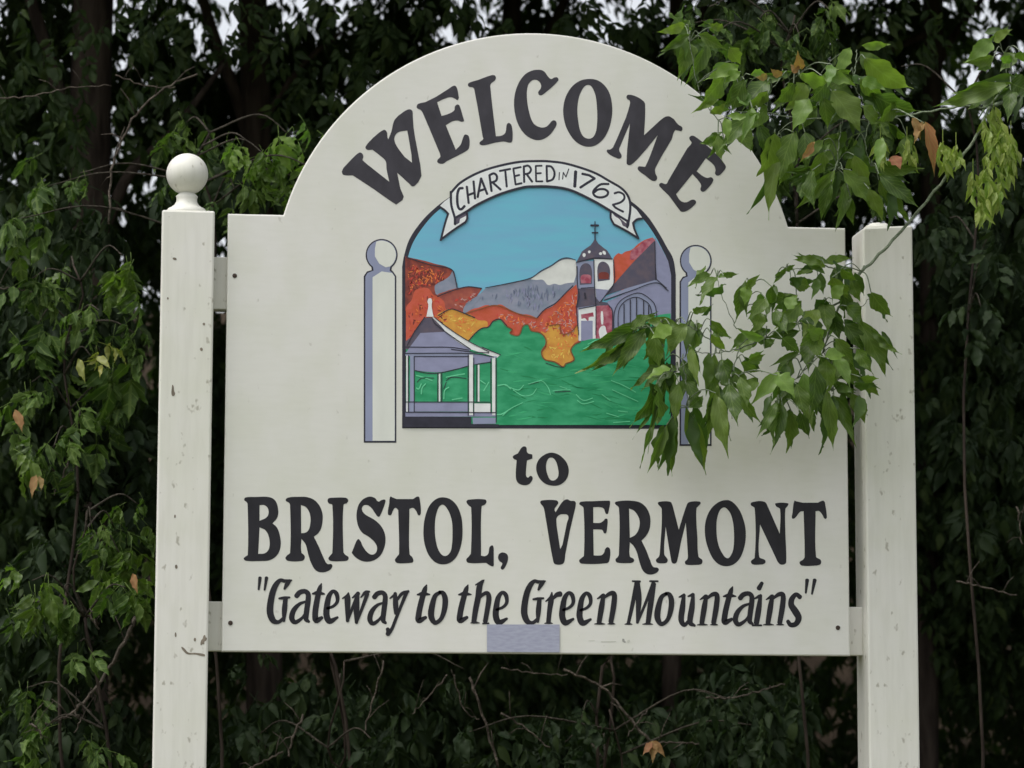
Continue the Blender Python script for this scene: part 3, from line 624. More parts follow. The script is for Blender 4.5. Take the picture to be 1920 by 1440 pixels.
lines('ribbon_outline', FD, ['1450,925 1380,935 1325,985', '1325,985 1350,1080 1400,1190', '1400,1190 1240,1090 1070,1000', '1070,1000 1030,920 1030,830', '1250,950 1250,1045'], 28)
lines('ribbon_outline', FC, ['600,770 660,810 710,860', '712,860 670,990 612,1215', '615,1205 780,1080 945,970', '945,970 965,920 960,840', '800,920 800,1000'], 28)
CH = [(FC, ['905,520 860,530 835,600 835,720 855,790 890,800 930,760'], 36), (FC, ['960,500 985,720', '1050,430 1070,660', '980,612 1065,582'], 32), (FC, ['1105,640 1150,390', '1150,390 1232,600', '1120,560 1210,530'], 32),
      (FC, ['1262,350 1290,560', '1262,348 1320,325 1360,360 1350,420 1280,450', '1310,450 1410,540'], 32), (FC, ['1400,292 1540,265', '1472,280 1492,500'], 30), (FC, ['1580,260 1610,470', '1580,260 1680,240', '1595,362 1660,345', '1610,472 1690,455'], 28),
      (FC, ['1720,230 1725,440', '1720,232 1780,222 1815,270 1790,320 1728,335', '1762,340 1830,435'], 30), (FD, ['30,225 35,430', '30,225 110,222', '30,325 100,320', '35,430 120,430'], 26),
      (FD, ['175,225 180,432', '175,225 240,238 280,315 258,400 180,432'], 30), (FD, ['345,312 340,410'], 15), (FD, ['388,400 397,310', '397,310 432,372', '432,372 470,265'], 15),
      (FD, ['562,300 550,498'], 44), (FD, ['650,330 740,348', '740,348 815,392', '815,392 720,450 625,512'], 34), (FD, ['1000,465 900,470 830,520 795,575 825,628 900,645 975,620 992,570 940,535 860,540 812,575'], 32),
      (FD, ['1080,590 1140,575 1200,605 1210,660 1160,710 1058,742', '1058,742 1100,785 1195,835'], 30)]
for fr, st_, wd in CH: lines('letter', fr, st_, wd)
# ink lines of the picture
lines('ink_lines', FF, ['910,540,1.5 957,531 994,522 1015,508 1034,498 1050,487 1064,484 1079,488,1.5', '762,483 775,487 800,495 818,499 838,502 849,508 853,520 857,540', '820,556 840,548 862,541 880,538 903,541',
                        '878,640 890,626 903,616 916,613 925,602 938,599 950,611', '821,592 845,580 868,587 890,596', '1007,596 1022,580 1041,569 1057,553 1074,536'], 2.0)
D_edge = paint('edge_brown', (120, 72, 44), .25)
lines('ink_lines', FF, ['925,602 938,599 949,611 960,618 956,625 972,629 980,612 990,609 996,620 1012,624 1022,634 1023,646 1015,660 1021,674 1040,679 1055,688 1061,682 1076,675 1070,657 1077,646 1088,641', '1030,611 1048,609 1051,622 1057,627 1070,623 1082,610', '872,588 900,580 925,573 945,577 970,588 1006,597'], 2.2, D_edge)
lines('ink_lines', FG, ['1122,100,12 1122,310,16', '1075,148,26 1160,148,26', '1090,235,20 1155,235,20', '900,590,14 1120,540,14 1330,552,14', '905,640,16 910,850 930,1000 900,1140 925,1460', '1108,560,12 1118,900 1132,1120 1132,1460',
                        '1345,560,12 1345,850 1180,1070', '1330,1460 1330,1180 1290,1110', '1230,1045 1560,930 1850,835 2000,930', '1850,800 1840,340', '1865,800 1980,900', '1345,1460 1352,1200 1420,1060 1540,985 1660,960 1780,1030 1850,1140 1875,1460',
                        '1400,1460 1405,1180 1480,1060 1600,1010 1700,1040 1790,1140 1820,1460'] + [f'{x},1460,13 {x},{y},13' for x, y in ((1470, 1090), (1545, 1040), (1620, 1020), (1705, 1040), (1765, 1110))] +
      ['930,1150,12 1130,1110,12', '955,900,10 1120,890,10', '1000,960,20 1005,1020,20'], 11)
lines('ink_lines', FFg, ['640,198 850,200 1180,202 1400,235', '1190,225 1420,255 1640,268', '745,312 1400,312', '745,312 745,975', '1392,290 1392,1020', '1460,330 1460,1020', '1665,340 1665,990', '1728,330 1728,1100', '760,480 900,512 1040,512 1200,478 1380,430',
                         '1480,410 1660,378', '1028,520 1028,850', '1075,510 1075,860', '645,858 1400,858 1650,860', '650,980 1720,985', '640,275 1400,275 1700,318', '675,300 675,980', '1495,420 1495,850', '1420,225 1180,60 1000,-80 960,-150', '1640,255 1400,130 1180,-10 990,-155',
                         '1780,292 1640,235 1560,200', '870,-160 740,30 660,180'], 11)
lines('brush_marks', FH, ['30,560 100,590 150,600 190,560', '230,550 300,530 350,525 400,580 420,640', '440,610 520,600 590,600', '640,640 680,680 720,690 780,670', '650,690 700,720 790,700', '10,820 80,760 180,710', '940,520 1040,560 1150,620', '950,600 1060,650 1170,700',
                          '900,800 1000,830', '1000,780 1080,790', '960,880 1100,870', '500,570 560,590', '740,210 800,180 850,170', '700,250 760,220', '100,600 180,650 260,640 300,590', '860,640 930,690'], 7, C_lgreen)
lines('brush_marks', FFg, ['770,540 850,560 960,600', '830,760 840,690 880,640', '1100,820 1110,720 1160,680', '1130,560 1230,540 1350,520', '770,690 800,700 830,640', '1540,600 1600,640', '1580,720 1640,620', '1740,1010 1800,1000 1900,940', '1750,660 1840,650 1900,700', '1200,830 1320,810'], 14, C_lgreen)
lines('brush_marks', FH, ['230,552 320,530', '460,618 590,612', '380,370 470,400 530,405'], 6, C_line)
lines('brush_marks', FFg, ['780,620 840,570 980,570', '1130,600 1200,560 1370,575', '1100,700 1130,620'], 9, C_line)

# painted posts either side of the mural
def painted_post(cxp, cyp, rp, x0, x1, y0, y1):
    Y = -.0004
    k = .9
    out = [(cxp+rp*math.cos(a), cyp+rp*math.sin(a)) for a in np.linspace(math.pi*.72, math.pi*2.28, 26)]
    chy = y0-6
    body = [(x1-6, y0-2), (x1, y0+7), (x1, y1), (x0, y1), (x0, y0+7), (x0+6, y0-2)]
    def P(l): return [(*FF.pt(a, b), False) for a, b in l]
    polyfill('painted_post', [P(out+[(cxp+rp*.62, cyp+rp*.95)]+body+[(cxp-rp*.62, cyp+rp*.95)])], M_black, board, Y)
    r2 = rp-2.4
    out2 = [(cxp+r2*math.cos(a), cyp+r2*math.sin(a)) for a in np.linspace(math.pi*.70, math.pi*2.30, 26)]
    body2 = [(x1-7, y0+1), (x1-2.5, y0+8), (x1-2.5, y1-3), (x0+3, y1-3), (x0+3, y0+8), (x0+7, y0+1)]
    polyfill('painted_post_shade', [P(out2+[(cxp+rp*.5, cyp+rp*.98)]+body2+[(cxp-rp*.5, cyp+rp*.98)])], C_pole, board, Y-.0003)
    l = [(cxp-rp*.30+ (rp*.95)*math.cos(a)*.0, cyp) for a in (0,)]
    hl = [(cxp+r2*.97*math.cos(a), cyp+r2*.97*math.sin(a)) for a in np.linspace(-math.pi*.62, math.pi*.30, 16)]
    hl += [(cxp+rp*.25, cyp+rp*.78), (cxp-rp*.15, cyp+rp*.55), (cxp-rp*.42, cyp+rp*.1), (cxp-rp*.42, cyp-rp*.4)]
    polyfill('painted_post_light', [P(hl)], C_polew, board, Y-.0006)
    polyfill('painted_post_light', [P([(x0+16.5, y0+9), (cxp, y0-2), (x1-8, y0+1), (x1-3, y0+8), (x1-3, y1-3.5), (x0+16.5, y1-3.5)])], C_polew, board, Y-.0006)
painted_post(715.5, 478, 30, 682, 743, 511, 830)
painted_post(1304.5, 489, 30, 1274, 1334, 521, 836)

# ------------------------------------------------------------------ leaves
def leaflet(var=0, hi=True):
    """one pointed, coarsely toothed leaflet: base at 0, tip at y=1, half width .5; folded at the midrib and curling down"""
    r = random.Random(var)
    if hi:
        pr = [[(0, .0), (.05, .10), (.14, .30), (.26, .45), (.40, .50), (.50, .44), (.56, .47), (.68, .27), (.74, .27), (.86, .09), (1, 0)],
              [(0, .0), (.06, .14), (.18, .36), (.30, .48), (.42, .50), (.55, .44), (.68, .31), (.80, .17), (.91, .06), (1, 0)],
              [(0, .0), (.05, .12), (.16, .38), (.24, .50), (.32, .40), (.46, .44), (.54, .46), (.64, .26), (.78, .15), (.90, .05), (1, 0)],
              [(0, .0), (.07, .12), (.20, .30), (.36, .46), (.48, .50), (.60, .40), (.66, .42), (.78, .18), (.90, .06), (1, 0)]]
        L = pr[var % 4]; Rr = pr[(var+1+var//4) % 4]
    else:
        L = Rr = [(0, 0), (.22, .36), (.45, .48), (.72, .24), (1, 0)]
        if var % 3 == 1: L = [(0, 0), (.22, .36), (.40, .50), (.60, .40), (1, 0)]
    ts = sorted(set([t for t, _ in L]+[t for t, _ in Rr]))
    li = lambda p, t: float(np.interp(t, [a for a, _ in p], [b for _, b in p]))
    curl = r.uniform(.10, .32); fold = r.uniform(.15, .45); wav = r.uniform(.02, .06); side = r.uniform(-.12, .12)
    V = []; F = []
    for i, t in enumerate(ts):
        z = -curl*t*t; cxs = side*math.sin(t*math.pi)
        for sgn, pp in ((-1, L), (0, None), (1, Rr)):
            h = 0 if sgn == 0 else li(pp, t)
            V.append((cxs+sgn*h, t, z+abs(h)*fold*.5+(wav*math.sin(t*17+sgn*1.3+var) if sgn else 0)))
    for i in range(len(ts)-1):
        a = 3*i; b = a+3
        F += [(a, a+1, b+1, b), (a+1, a+2, b+2, b+1)]
    return np.array(V), F
def tri(F):
    o = []
    for f in F:
        for k in range(1, len(f)-1): o.append((f[0], f[k], f[k+1]))
    return o
def low_leaflet(var=0):
    c = .15+.1*(var % 3)
    V = np.array([(0, 0, 0), (-.42, .38, .10), (.42, .38, .10), (0, .45, -.05), (0, 1.1, -c)]); F = [(0, 3, 1), (0, 2, 3), (1, 3, 4), (3, 2, 4)]
    return V, F
def compound(var, kind):
    """drooping pinnate leaf, leaf stalk along +y, about 1 long: end leaflet and two or three pairs"""
    r = random.Random(100+var); acc = Acc()
    f = {'hi': lambda v: leaflet(v, True), 'mid': lambda v: leaflet(v, False), 'low': low_leaflet}[kind]
    def put(org, yaw, pitch, roll, ln, wd, v):
        V, F = f(v); V = V*np.array([wd, ln, ln])
        M = Matrix.Translation(org) @ Matrix.Rotation(yaw, 4, 'Z') @ Matrix.Rotation(pitch, 4, 'X') @ Matrix.Rotation(roll, 4, 'Y')
        M = np.array(M); V = V@M[:3, :3].T+M[:3, 3]; acc.add(V, F if kind == 'hi' else tri(F))
    z = lambda y: -.10*y*y*3
    if kind != 'low':
        V, F = tube([(0, 0, 0), (0, .25, z(.25)), (0, .6, z(.6))], [.010, .008, .006], 3); acc.add(V, F if kind == 'hi' else tri(F))
    put((0, .58, z(.58)), r.uniform(-.15, .15), R(-35+r.uniform(-20, 15)), r.uniform(-.4, .4), r.uniform(.50, .64), r.uniform(.22, .30), var)
    for y, s in ((.52, 1), (.52, -1), (.30, 1), (.30, -1)):
        put((0, y+r.uniform(-.02, .02), z(y)), -s*R(r.uniform(38, 68)), R(r.uniform(-65, -15)), r.uniform(-.5, .5), r.uniform(.42, .58), r.uniform(.15, .23), r.randrange(8))
    return np.array(acc.v), acc.f

def scatter_mesh(name, temps, mats_, P, SC, mat, parent=None, loc=None):
    """join many leaves into one mesh. temps: list of (V, tri F); mats_: (k,3,3); P: (k,3)"""
    k = len(P); which = rng.integers(0, len(temps), k); Vs = []; Fs = []; base = 0
    for ti, (V, F) in enumerate(temps):
        idx = np.nonzero(which == ti)[0]
        if not len(idx): continue
        V = np.asarray(V); F = np.asarray(F)
        W = np.einsum('kij,nj->kni', mats_[idx], V)*SC[idx][:, None, None]+P[idx][:, None, :]
        Fk = F[None]+(np.arange(len(idx))*len(V))[:, None, None]+base
        Vs.append(W.reshape(-1, 3)); Fs.append(Fk.reshape(-1, 3)); base += len(idx)*len(V)
    V = np.vstack(Vs); F = np.vstack(Fs)
    if loc is not None: V = V-np.asarray(loc)
    me = bpy.data.meshes.new(name); me.vertices.add(len(V)); me.vertices.foreach_set('co', V.ravel())
    me.loops.add(F.size); me.loops.foreach_set('vertex_index', F.ravel().astype(np.int32))
    me.polygons.add(len(F)); me.polygons.foreach_set('loop_start', (np.arange(len(F))*3).astype(np.int32))
    me.polygons.foreach_set('loop_total', np.full(len(F), 3, np.int32)); me.update(calc_edges=True); me.materials.append(mat)
    o = bpy.data.objects.new(name, me); link(o)
    if loc is not None: o.location = loc
    if parent is not None: adopt(o, parent)
    o['kind'] = 'stuff'; return o
def rand_rots(k, droop=(15, 65), yaw=None, yspread=180):
    """stalk pointing outwards at a random heading and down, rolled a little"""
    y = rng.uniform(-math.pi, math.pi, k) if yaw is None else yaw+np.radians(rng.uniform(-yspread, yspread, k))
    p = -np.radians(rng.uniform(*droop, k)); r_ = np.radians(rng.uniform(-35, 35, k))
    cy, sy, cp, sp, cr, sr = np.cos(y), np.sin(y), np.cos(p), np.sin(p), np.cos(r_), np.sin(r_)
    Z = np.zeros(k); O = np.ones(k)
    A = np.stack([np.stack([cy, -sy, Z], 1), np.stack([sy, cy, Z], 1), np.stack([Z, Z, O], 1)], 1)
    B = np.stack([np.stack([O, Z, Z], 1), np.stack([Z, cp, -sp], 1), np.stack([Z, sp, cp], 1)], 1)
    C = np.stack([np.stack([cr, Z, sr], 1), np.stack([Z, O, Z], 1), np.stack([-sr, Z, cr], 1)], 1)
    return A@B@C
T_low = [compound(i, 'low') for i in range(5)]; T_mid = [compound(i, 'mid') for i in range(6)]
HI = []
for i in range(8):
    V, F = compound(i, 'hi'); me = bpy.data.meshes.new('leaf'); me.from_pydata([tuple(p) for p in V], [], F); me.update()
    me.polygons.foreach_set('use_smooth', [True]*len(me.polygons)); HI.append(me)
LEAFLET = []
for i in range(8):
    V, F = leaflet(i, True); me = bpy.data.meshes.new('leaf'); me.from_pydata([tuple(p) for p in V], [], F); me.update()
    me.polygons.foreach_set('use_smooth', [True]*len(me.polygons)); LEAFLET.append(me)
_cache = {}
def shared(me, mat):
    key = (me.name, mat.name)
    if key not in _cache:
        m = me.copy(); m.name = 'leaf'; m.materials.clear(); m.materials.append(mat); _cache[key] = m
    return _cache[key]
def leaf_obj(me, M, mat, parent, name='leaf', label=None):
    o = bpy.data.objects.new(name, shared(me, mat)); link(o); o.parent = parent
    o.matrix_parent_inverse = Matrix.Translation(-world_loc(parent)); o.matrix_basis = M
    if label: o['label'] = label
    return o
def leaflet_between(p0, p1, width, roll, mat, parent, me=None, label=None):
    p0 = Vector(p0); p1 = Vector(p1); y = p1-p0; L = y.length; y.normalize()
    view = (Vector(CAMPOS)-p0).normalized()
    z = view-y*view.dot(y); z.normalize(); x = y.cross(z)
    q = Matrix.Rotation(roll, 3, y); x = q@x; z = q@z
    M = Matrix(((x.x*width, y.x*L, z.x*L, p0.x), (x.y*width, y.y*L, z.y*L, p0.y), (x.z*width, y.z*L, z.z*L, p0.z), (0, 0, 0, 1)))
    return leaf_obj(me or random.choice(LEAFLET), M, mat, parent, label=label)

# ------------------------------------------------------------------ wood behind the sign
def value_noise(x, y, seed, scale):
    g = np.random.default_rng(seed).random((97, 97)); x = x/scale+31.3; y = y/scale+17.7
    i = np.floor(x).astype(int); j = np.floor(y).astype(int); fx = x-i; fy = y-j
    fx = fx*fx*(3-2*fx); fy = fy*fy*(3-2*fy); i %= 96; j %= 96
    return (g[i, j]*(1-fx)+g[i+1, j]*fx)*(1-fy)+(g[i, j+1]*(1-fx)+g[i+1, j+1]*fx)*fy
def limb(name, pxs, Y, radii_px, parent, mat=M_bark, n=9):
    P = []
    for k_, p in enumerate(pxs):
        yy = Y if len(p) < 3 else p[2]; P.append(at(p[0], p[1], yy))
    Q = smooth_path(P, 5); rad = np.interp(np.linspace(0, 1, len(Q)), np.linspace(0, 1, len(radii_px)), radii_px)*mpp(Y)/2
    if name == 'trunk':          # run the trunk down into the ground and up into the crown
        zt = Q[-1].copy(); zt[2] = 7.5; zt[0] += .1; g = Q[0].copy(); g[2] = -.1
        Q = np.vstack([g, Q, zt]); rad = np.concatenate([[rad[0]*1.25], rad, [rad[-1]*.5]])
    V, F = tube(Q, rad, n); o = mesh_obj(name, V, F, mat, smooth=True); adopt(o, parent); return o, Q
def blob_points(blobs, n_per):
    P = []
    for x, y, z, rx, ry, rz, wgt in blobs:
        k = int(n_per*wgt); u = rng.normal(size=(k, 3)); u /= np.linalg.norm(u, axis=1)[:, None]; r_ = rng.random(k)**(1/2.4)
        P.append(u*r_[:, None]*np.array([rx, ry, rz])+np.array([x, y, z]))
    return np.vstack(P)
def pixblob(px, py, Y, rpx, rpy, ry, wgt=1.0):
    p = at(px, py, Y); k_ = mpp(Y); return (p[0], p[1], p[2], rpx*k_, ry, rpy*k_, wgt)

def wood_tree(label, px, Y, wpx, blobs, n=900, limbs=(), lean=0, canopy=((0, 0, 5.6, 2.2, 2.0, 1.0),), ncan=1500, front=(), name='woodland_tree', bark=M_bark):
    b = at(px, 700, Y); root = thing(name, label, 'tree', (b[0], Y, 0), 'trees of the wood behind the sign')
    tr, Q = limb('trunk', [(px-lean, 1440), (px-lean*.5, 900), (px, 500), (px+lean*.3, 200), (px+lean, -100)], Y, [wpx*1.15, wpx, wpx*.95, wpx*.9], root)
    for pxs, rad in limbs: limb('limb', pxs, Y, rad, root)
    if blobs:
        P = blob_points([pixblob(q[0], q[1], q[2]+1.0, *q[3:6], q[6]*(.42 if q[1] < 450 else 1.1)) for q in blobs], n)
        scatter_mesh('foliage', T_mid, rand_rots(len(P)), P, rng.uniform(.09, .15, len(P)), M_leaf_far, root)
        if front:
            P = blob_points([pixblob(*q) for q in front], 75)
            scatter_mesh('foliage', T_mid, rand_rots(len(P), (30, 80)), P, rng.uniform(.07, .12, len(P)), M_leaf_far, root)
    if canopy:  # the tree's unseen crown, filled overhead to darken the wood
        P = blob_points([(b[0]+c[0], Y+c[1], *c[2:], 1) for c in canopy], ncan)
        P = P[P[:, 2] > 1.62+(P[:, 1]+6)*.29]
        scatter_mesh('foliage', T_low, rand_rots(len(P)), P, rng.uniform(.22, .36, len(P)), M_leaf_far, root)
    return root
CAN = ((0, 0, 5.8, 2.4, 2.0, 1.0), (-.8, 1.5, 6.3, 2.0, 2.0, 1.1), (.6, -1.5, 5.2, 2.0, 1.6, .8))
wood_tree('thick dark tree trunk at the left of the wood, left of the ball finial', 166, 3.6, 84,
          [(60, 120, 3.4, 130, 190, .5, 1.0), (300, 120, 4.4, 120, 150, .6, .7), (70, 430, 3.2, 130, 130, .5, .8), (60, 900, 3.0, 220, 420, .6, 2.2), (330, 420, 4.0, 90, 100, .5, .4)], 700,
          [([(190, 520), (150, 300), (95, 120), (40, -60)], [34, 30, 26, 22]), ([(180, 470), (240, 330), (320, 250), (420, 120)], [26, 22, 16, 10])], 12, CAN, front=[(60, 60, 2.2, 150, 110, .5, .5), (280, 60, 2.4, 110, 80, .5, .45), (90, 240, 2.3, 120, 90, .4, .4), (300, 210, 2.5, 120, 90, .5, .3)])
wood_tree('dark tree with slanting limbs left of the arch, behind bright hanging leaves', 484, 4.6, 62,
          [(560, 120, 4.4, 120, 140, .6, .9), (420, 230, 5.0, 110, 120, .5, .6), (560, 330, 4.2, 120, 90, .5, .7), (420, 900, 4.2, 160, 350, .6, 1.2)], 700,
          [([(485, 330), (450, 200), (410, 90), (360, -60)], [30, 26, 22, 18]), ([(470, 260), (560, 130), (640, 60)], [18, 12, 8])], -14, CAN, front=[(600, 60, 2.5, 170, 80, .5, .6), (600, 190, 2.6, 110, 90, .5, .4), (400, 60, 3.0, 80, 60, .5, .15)])
wood_tree('straight dark trunk showing above the top of the sign arch', 957, 5.8, 40,
          [(760, 60, 5.4, 130, 110, .7, .8), (1010, 40, 5.6, 110, 50, .7, .4), (900, 1330, 4.4, 330, 160, .6, 1.6)], 750,
          [([(957, 160), (1040, 40), (1080, -60)], [24, 20, 14])], 4, CAN, front=[(800, 20, 2.5, 160, 40, .5, .4), (1130, 30, 2.6, 110, 50, .5, .3)])
wood_tree('twin-stemmed dark tree above the right shoulder of the arch', 1265, 5.2, 34,
          [(1250, 110, 4.8, 100, 110, .6, .7), (1450, 60, 4.4, 150, 100, .7, 1.0), (1330, 330, 5.0, 190, 140, .6, 1.0), (1300, 1340, 4.6, 250, 160, .6, 1.2)], 750,
          [([(1262, 200), (1310, 80), (1330, -60)], [22, 18, 14])], 6, CAN, front=[(1360, 40, 2.5, 190, 70, .5, .6)])
wood_tree('slim dark tree with a rising side limb at the upper right', 1745, 4.9, 42,
          [(1600, 260, 4.6, 130, 180, .6, 1.0), (1850, 380, 4.2, 130, 220, .6, 1.2), (1820, 900, 4.0, 220, 420, .6, 2.4), (1680, 60, 4.8, 110, 80, .6, .5)], 750,
          [([(1745, 60), (1700, 80), (1620, 115), (1520, 170)], [16, 14, 12, 9]), ([(1748, 140), (1800, 50), (1880, -50)], [18, 14, 10])], 8, CAN, front=[(1700, 50, 2.5, 170, 70, .5, .5), (1850, 240, 2.4, 110, 150, .5, .5), (1680, 200, 2.7, 140, 90, .5, .4)])
wood_tree('rear tree far left in the wood, behind the thick trunk', -160, 5.5, 50, [(30, 300, 5.6, 200, 300, .8, 1.2)], 700, (), 5, CAN)
wood_tree('rear tree at the far right edge of the wood', 2080, 5.2, 50, [(1900, 500, 5.4, 200, 380, .8, 1.6)], 700, (), -5, CAN)

# dense mass of the wood further back: many small gaps to the sky in its upper part
def thicket():
    K = 30000
    px = rng.uniform(-900, 2800, K); py = rng.uniform(-500, 1500, K); Y = rng.uniform(6.4, 9.5, K)
    x0 = at(960, 720, 8.0)
    v = _d[None]*FPX+_r2[None]*(px-960)[:, None]-_u2[None]*(py-720)[:, None]; t = (Y-CAMPOS[1])/v[:, 1]; P = CAMPOS+v*t[:, None]
    big = value_noise(P[:, 0], P[:, 2], 5, .30); small = value_noise(P[:, 0], P[:, 2], 9, .09)
    h = np.clip((P[:, 2]-3.1)/1.6, 0, 1)          # openness grows with height
    keep = (big*.45+small*.55) < (.84-.46*h)
    P = P[keep]
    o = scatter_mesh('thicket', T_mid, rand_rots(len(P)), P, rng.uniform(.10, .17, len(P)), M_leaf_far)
    o['label'] = 'dark dense leaf mass of the wood behind the trees, sky showing through its gaps'; o['category'] = 'thicket'
thicket()
def side_canopy():               # wood leaves at both sides, and overhead cover added to keep it dark
    K = 12000
    P = np.stack([rng.uniform(-9, 9, K), rng.uniform(1.8, 12, K), rng.uniform(4.6, 7.5, K)], 1)
    P = P[P[:, 2] > 1.8+(P[:, 1]+6)*.30]
    Q = np.stack([rng.choice([-1, 1], 6000)*rng.uniform(3.0, 6, 6000), rng.uniform(1.2, 9, 6000), rng.uniform(.3, 5.5, 6000)], 1)
    P = np.vstack([P, Q])
    o = scatter_mesh('wood_shade_canopy', T_low, rand_rots(len(P)), P, rng.uniform(.26, .42, len(P)), M_leaf_far)
    o['label'] = 'leaves beside the wood and cover added overhead to keep the light off it'; o['category'] = 'canopy'
side_canopy()

# ------------------------------------------------------------------ shrubs and saplings close behind the sign
def shrub(label, bx, Y, clusters, twigs=(), fol=(), group='box elder saplings at the edge of the wood', name='sapling', nf=260):
    b = at(bx, 1000, Y); root = thing(name, label, 'sapling', (b[0], Y, 0), group)
    ys = [c[1] for c in clusters]; top = min(ys); cxs = [c[0] for c in clusters]
    St = smooth_path([(b[0], Y, -.05), (b[0]+.05, Y+.04, .6), at(bx+(np.mean(cxs)-bx)*.3, 1250, Y), at(bx+(np.mean(cxs)-bx)*.7, max(top+200, 300), Y+.05), at(np.mean(cxs), top, Y)], 6)
    St = St+np.array([[.02*math.sin(i*.9+bx), .02*math.cos(i*.7), 0] for i in range(len(St))]); V, F = tube(St, np.linspace(.0055, .002, len(St)), 7); st = mesh_obj('stem', V, F, M_bark, smooth=True); adopt(st, root)
    for c in clusters:
        px, py, r_, mat, n = c[:5]; yy = Y+(c[5] if len(c) > 5 else random.uniform(-.15, .15))
        ctr = at(px, py-r_*.35, yy); k_ = mpp(yy)
        cand = St[St[:, 2] < ctr[2]+.02]; q = cand[np.argmin(np.linalg.norm(cand-ctr, axis=1))] if len(cand) else St[-1]
        mid = q*.4+ctr*.6+np.array([0, 0, .02+.03*random.random()])
        tw = smooth_path([q, mid, ctr], 5); V, F = tube(tw, np.linspace(.0028, .0012, len(tw)), 5); o = mesh_obj('twig', V, F, M_twig_dark, smooth=True); adopt(o, root)
        for i in range(n):
            heading = random.uniform(-math.pi, math.pi)
            pitch = R(random.uniform(-78, -8)); roll = R(random.uniform(-40, 40)); sz = r_*k_*random.uniform(1.0, 1.7)
            off = Vector((random.gauss(0, .35)*r_*k_, random.gauss(0, .3)*r_*k_, random.gauss(0, .35)*r_*k_))
            M = Matrix.Translation(Vector(ctr)+off) @ Matrix.Rotation(heading, 4, 'Z') @ Matrix.Rotation(pitch, 4, 'X') @ Matrix.Rotation(roll, 4, 'Y') @ Matrix.Diagonal((sz, sz, sz, 1))
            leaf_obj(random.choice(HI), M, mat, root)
    for pts_, w0, w1 in twigs:
        Q = smooth_path([at(*p, Y-.05) for p in pts_], 6); Q = Q+np.array([[.002*math.sin(i*1.9+pts_[0][0]), .003*math.cos(i*1.3), .002*math.sin(i*2.7)] for i in range(len(Q))]); V, F = tube(Q, np.linspace(w0, w1, len(Q))*mpp(Y)/2, 6); sh = Acc().add(V, F)
        for q_ in range(2, len(Q)-1, 4):
            e = Q[q_]+np.array([random.uniform(-.05, .05), random.uniform(-.03, .03), random.uniform(-.02, .07)]); V2, F2 = tube([Q[q_], (Q[q_]+e)/2+np.array([0, 0, .006]), e], [w1*mpp(Y)*.35, w1*mpp(Y)*.28, .0006], 4); sh.add(V2, F2)
        V, F = sh.v, sh.f; o = mesh_obj('bare_twig', V, F, M_twig, smooth=True); adopt(o, root)
    if fol:
        P = blob_points([pixblob(f[0], f[1], Y+f[2], f[3], f[4], .3, f[5]) for f in fol], nf)
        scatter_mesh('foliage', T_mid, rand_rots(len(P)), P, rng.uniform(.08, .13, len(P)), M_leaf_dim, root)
    return root
m, b_, d_, y_ = M_leaf_mid, M_leaf_bright, M_leaf_dead, M_leaf_yellow
f_ = M_leaf_front; dm = M_leaf_dim
shrub('leafy sapling at the left edge, level with the mural, with yellowed and red leaves', 120, .9,
      [(60, 545, 65, m, 7), (130, 535, 40, f_, 3), (230, 500, 60, f_, 8), (185, 600, 55, m, 6), (70, 630, 60, m, 6), (190, 690, 80, m, 9), (170, 680, 38, y_, 2), (60, 740, 70, m, 7), (215, 780, 60, m, 6),
       (150, 800, 60, m, 6), (30, 880, 55, f_, 5), (100, 860, 60, m, 5), (255, 640, 40, m, 4)],
      [([(255, 1157), (233, 1203), (187, 1280), (143, 1330), (117, 1347), (73, 1360), (40, 1357)], 8, 4), ([(130, 860), (115, 900), (100, 930)], 4, 2), ([(-20, 545), (20, 540), (60, 548)], 4, 2)],
      [(100, 620, .5, 160, 200, 1.2), (200, 850, .6, 130, 130, .5)])
shrub('low leafy sapling beside the lower left post, leaves hanging over bare twigs', 200, .7,
      [(215, 1010, 55, m, 7), (225, 1060, 60, f_, 8), (235, 1120, 55, m, 6), (170, 1000, 45, m, 4), (60, 1110, 62, f_, 8), (110, 1140, 55, m, 6), (20, 1160, 50, m, 5), (260, 960, 40, m, 4), (50, 1310, 60, m, 6), (70, 1400, 60, m, 6), (180, 1420, 50, m, 5), (150, 1220, 50, m, 3)],
      [([(185, 1180), (170, 1150), (190, 1145)], 4, 2), ([(60, 1357), (75, 1372), (78, 1385)], 4, 2), ([(140, 1335), (150, 1350), (140, 1375)], 4, 2)],
      [(100, 1120, .5, 150, 150, .8), (100, 1380, .5, 170, 120, .9)])
shrub('sapling with bright leaves hanging between the ball finial and the arch', 400, .95,
      [(470, 285, 46, b_, 5), (545, 275, 58, b_, 9), (520, 330, 55, b_, 5), (500, 310, 50, f_, 6), (560, 350, 40, f_, 4), (350, 250, 60, m, 7), (400, 300, 55, m, 6), (330, 330, 40, m, 4), (440, 370, 50, m, 5), (590, 330, 40, m, 3), (90, 370, 60, m, 7), (40, 430, 60, m, 5), (150, 340, 45, m, 4)],
      [([(205, 420), (208, 330), (222, 280), (255, 215), (310, 165), (372, 138)], 5, 4), ([(-10, 185), (60, 180), (130, 165), (210, 160)], 3, 2), ([(215, 140), (270, 160), (330, 165)], 3, 2)],
      [(420, 330, .6, 110, 70, .35), (90, 400, .7, 110, 70, .3)])
shrub('sapling behind the right shoulder of the arch, mostly hidden by the front branch', 1500, .9,
      [(1290, 60, 45, m, 5), (1330, 90, 55, m, 6), (1420, 60, 60, m, 6), (1500, 90, 60, m, 6), (1560, 40, 55, m, 6), (1480, 330, 60, m, 6), (1560, 300, 60, m, 6), (1640, 250, 60, m, 6), (1330, 30, 50, m, 2), (1640, 380, 40, m, 4)], (),
      [(1500, 280, .5, 150, 110, .6), (1400, 60, .5, 130, 60, .3)])
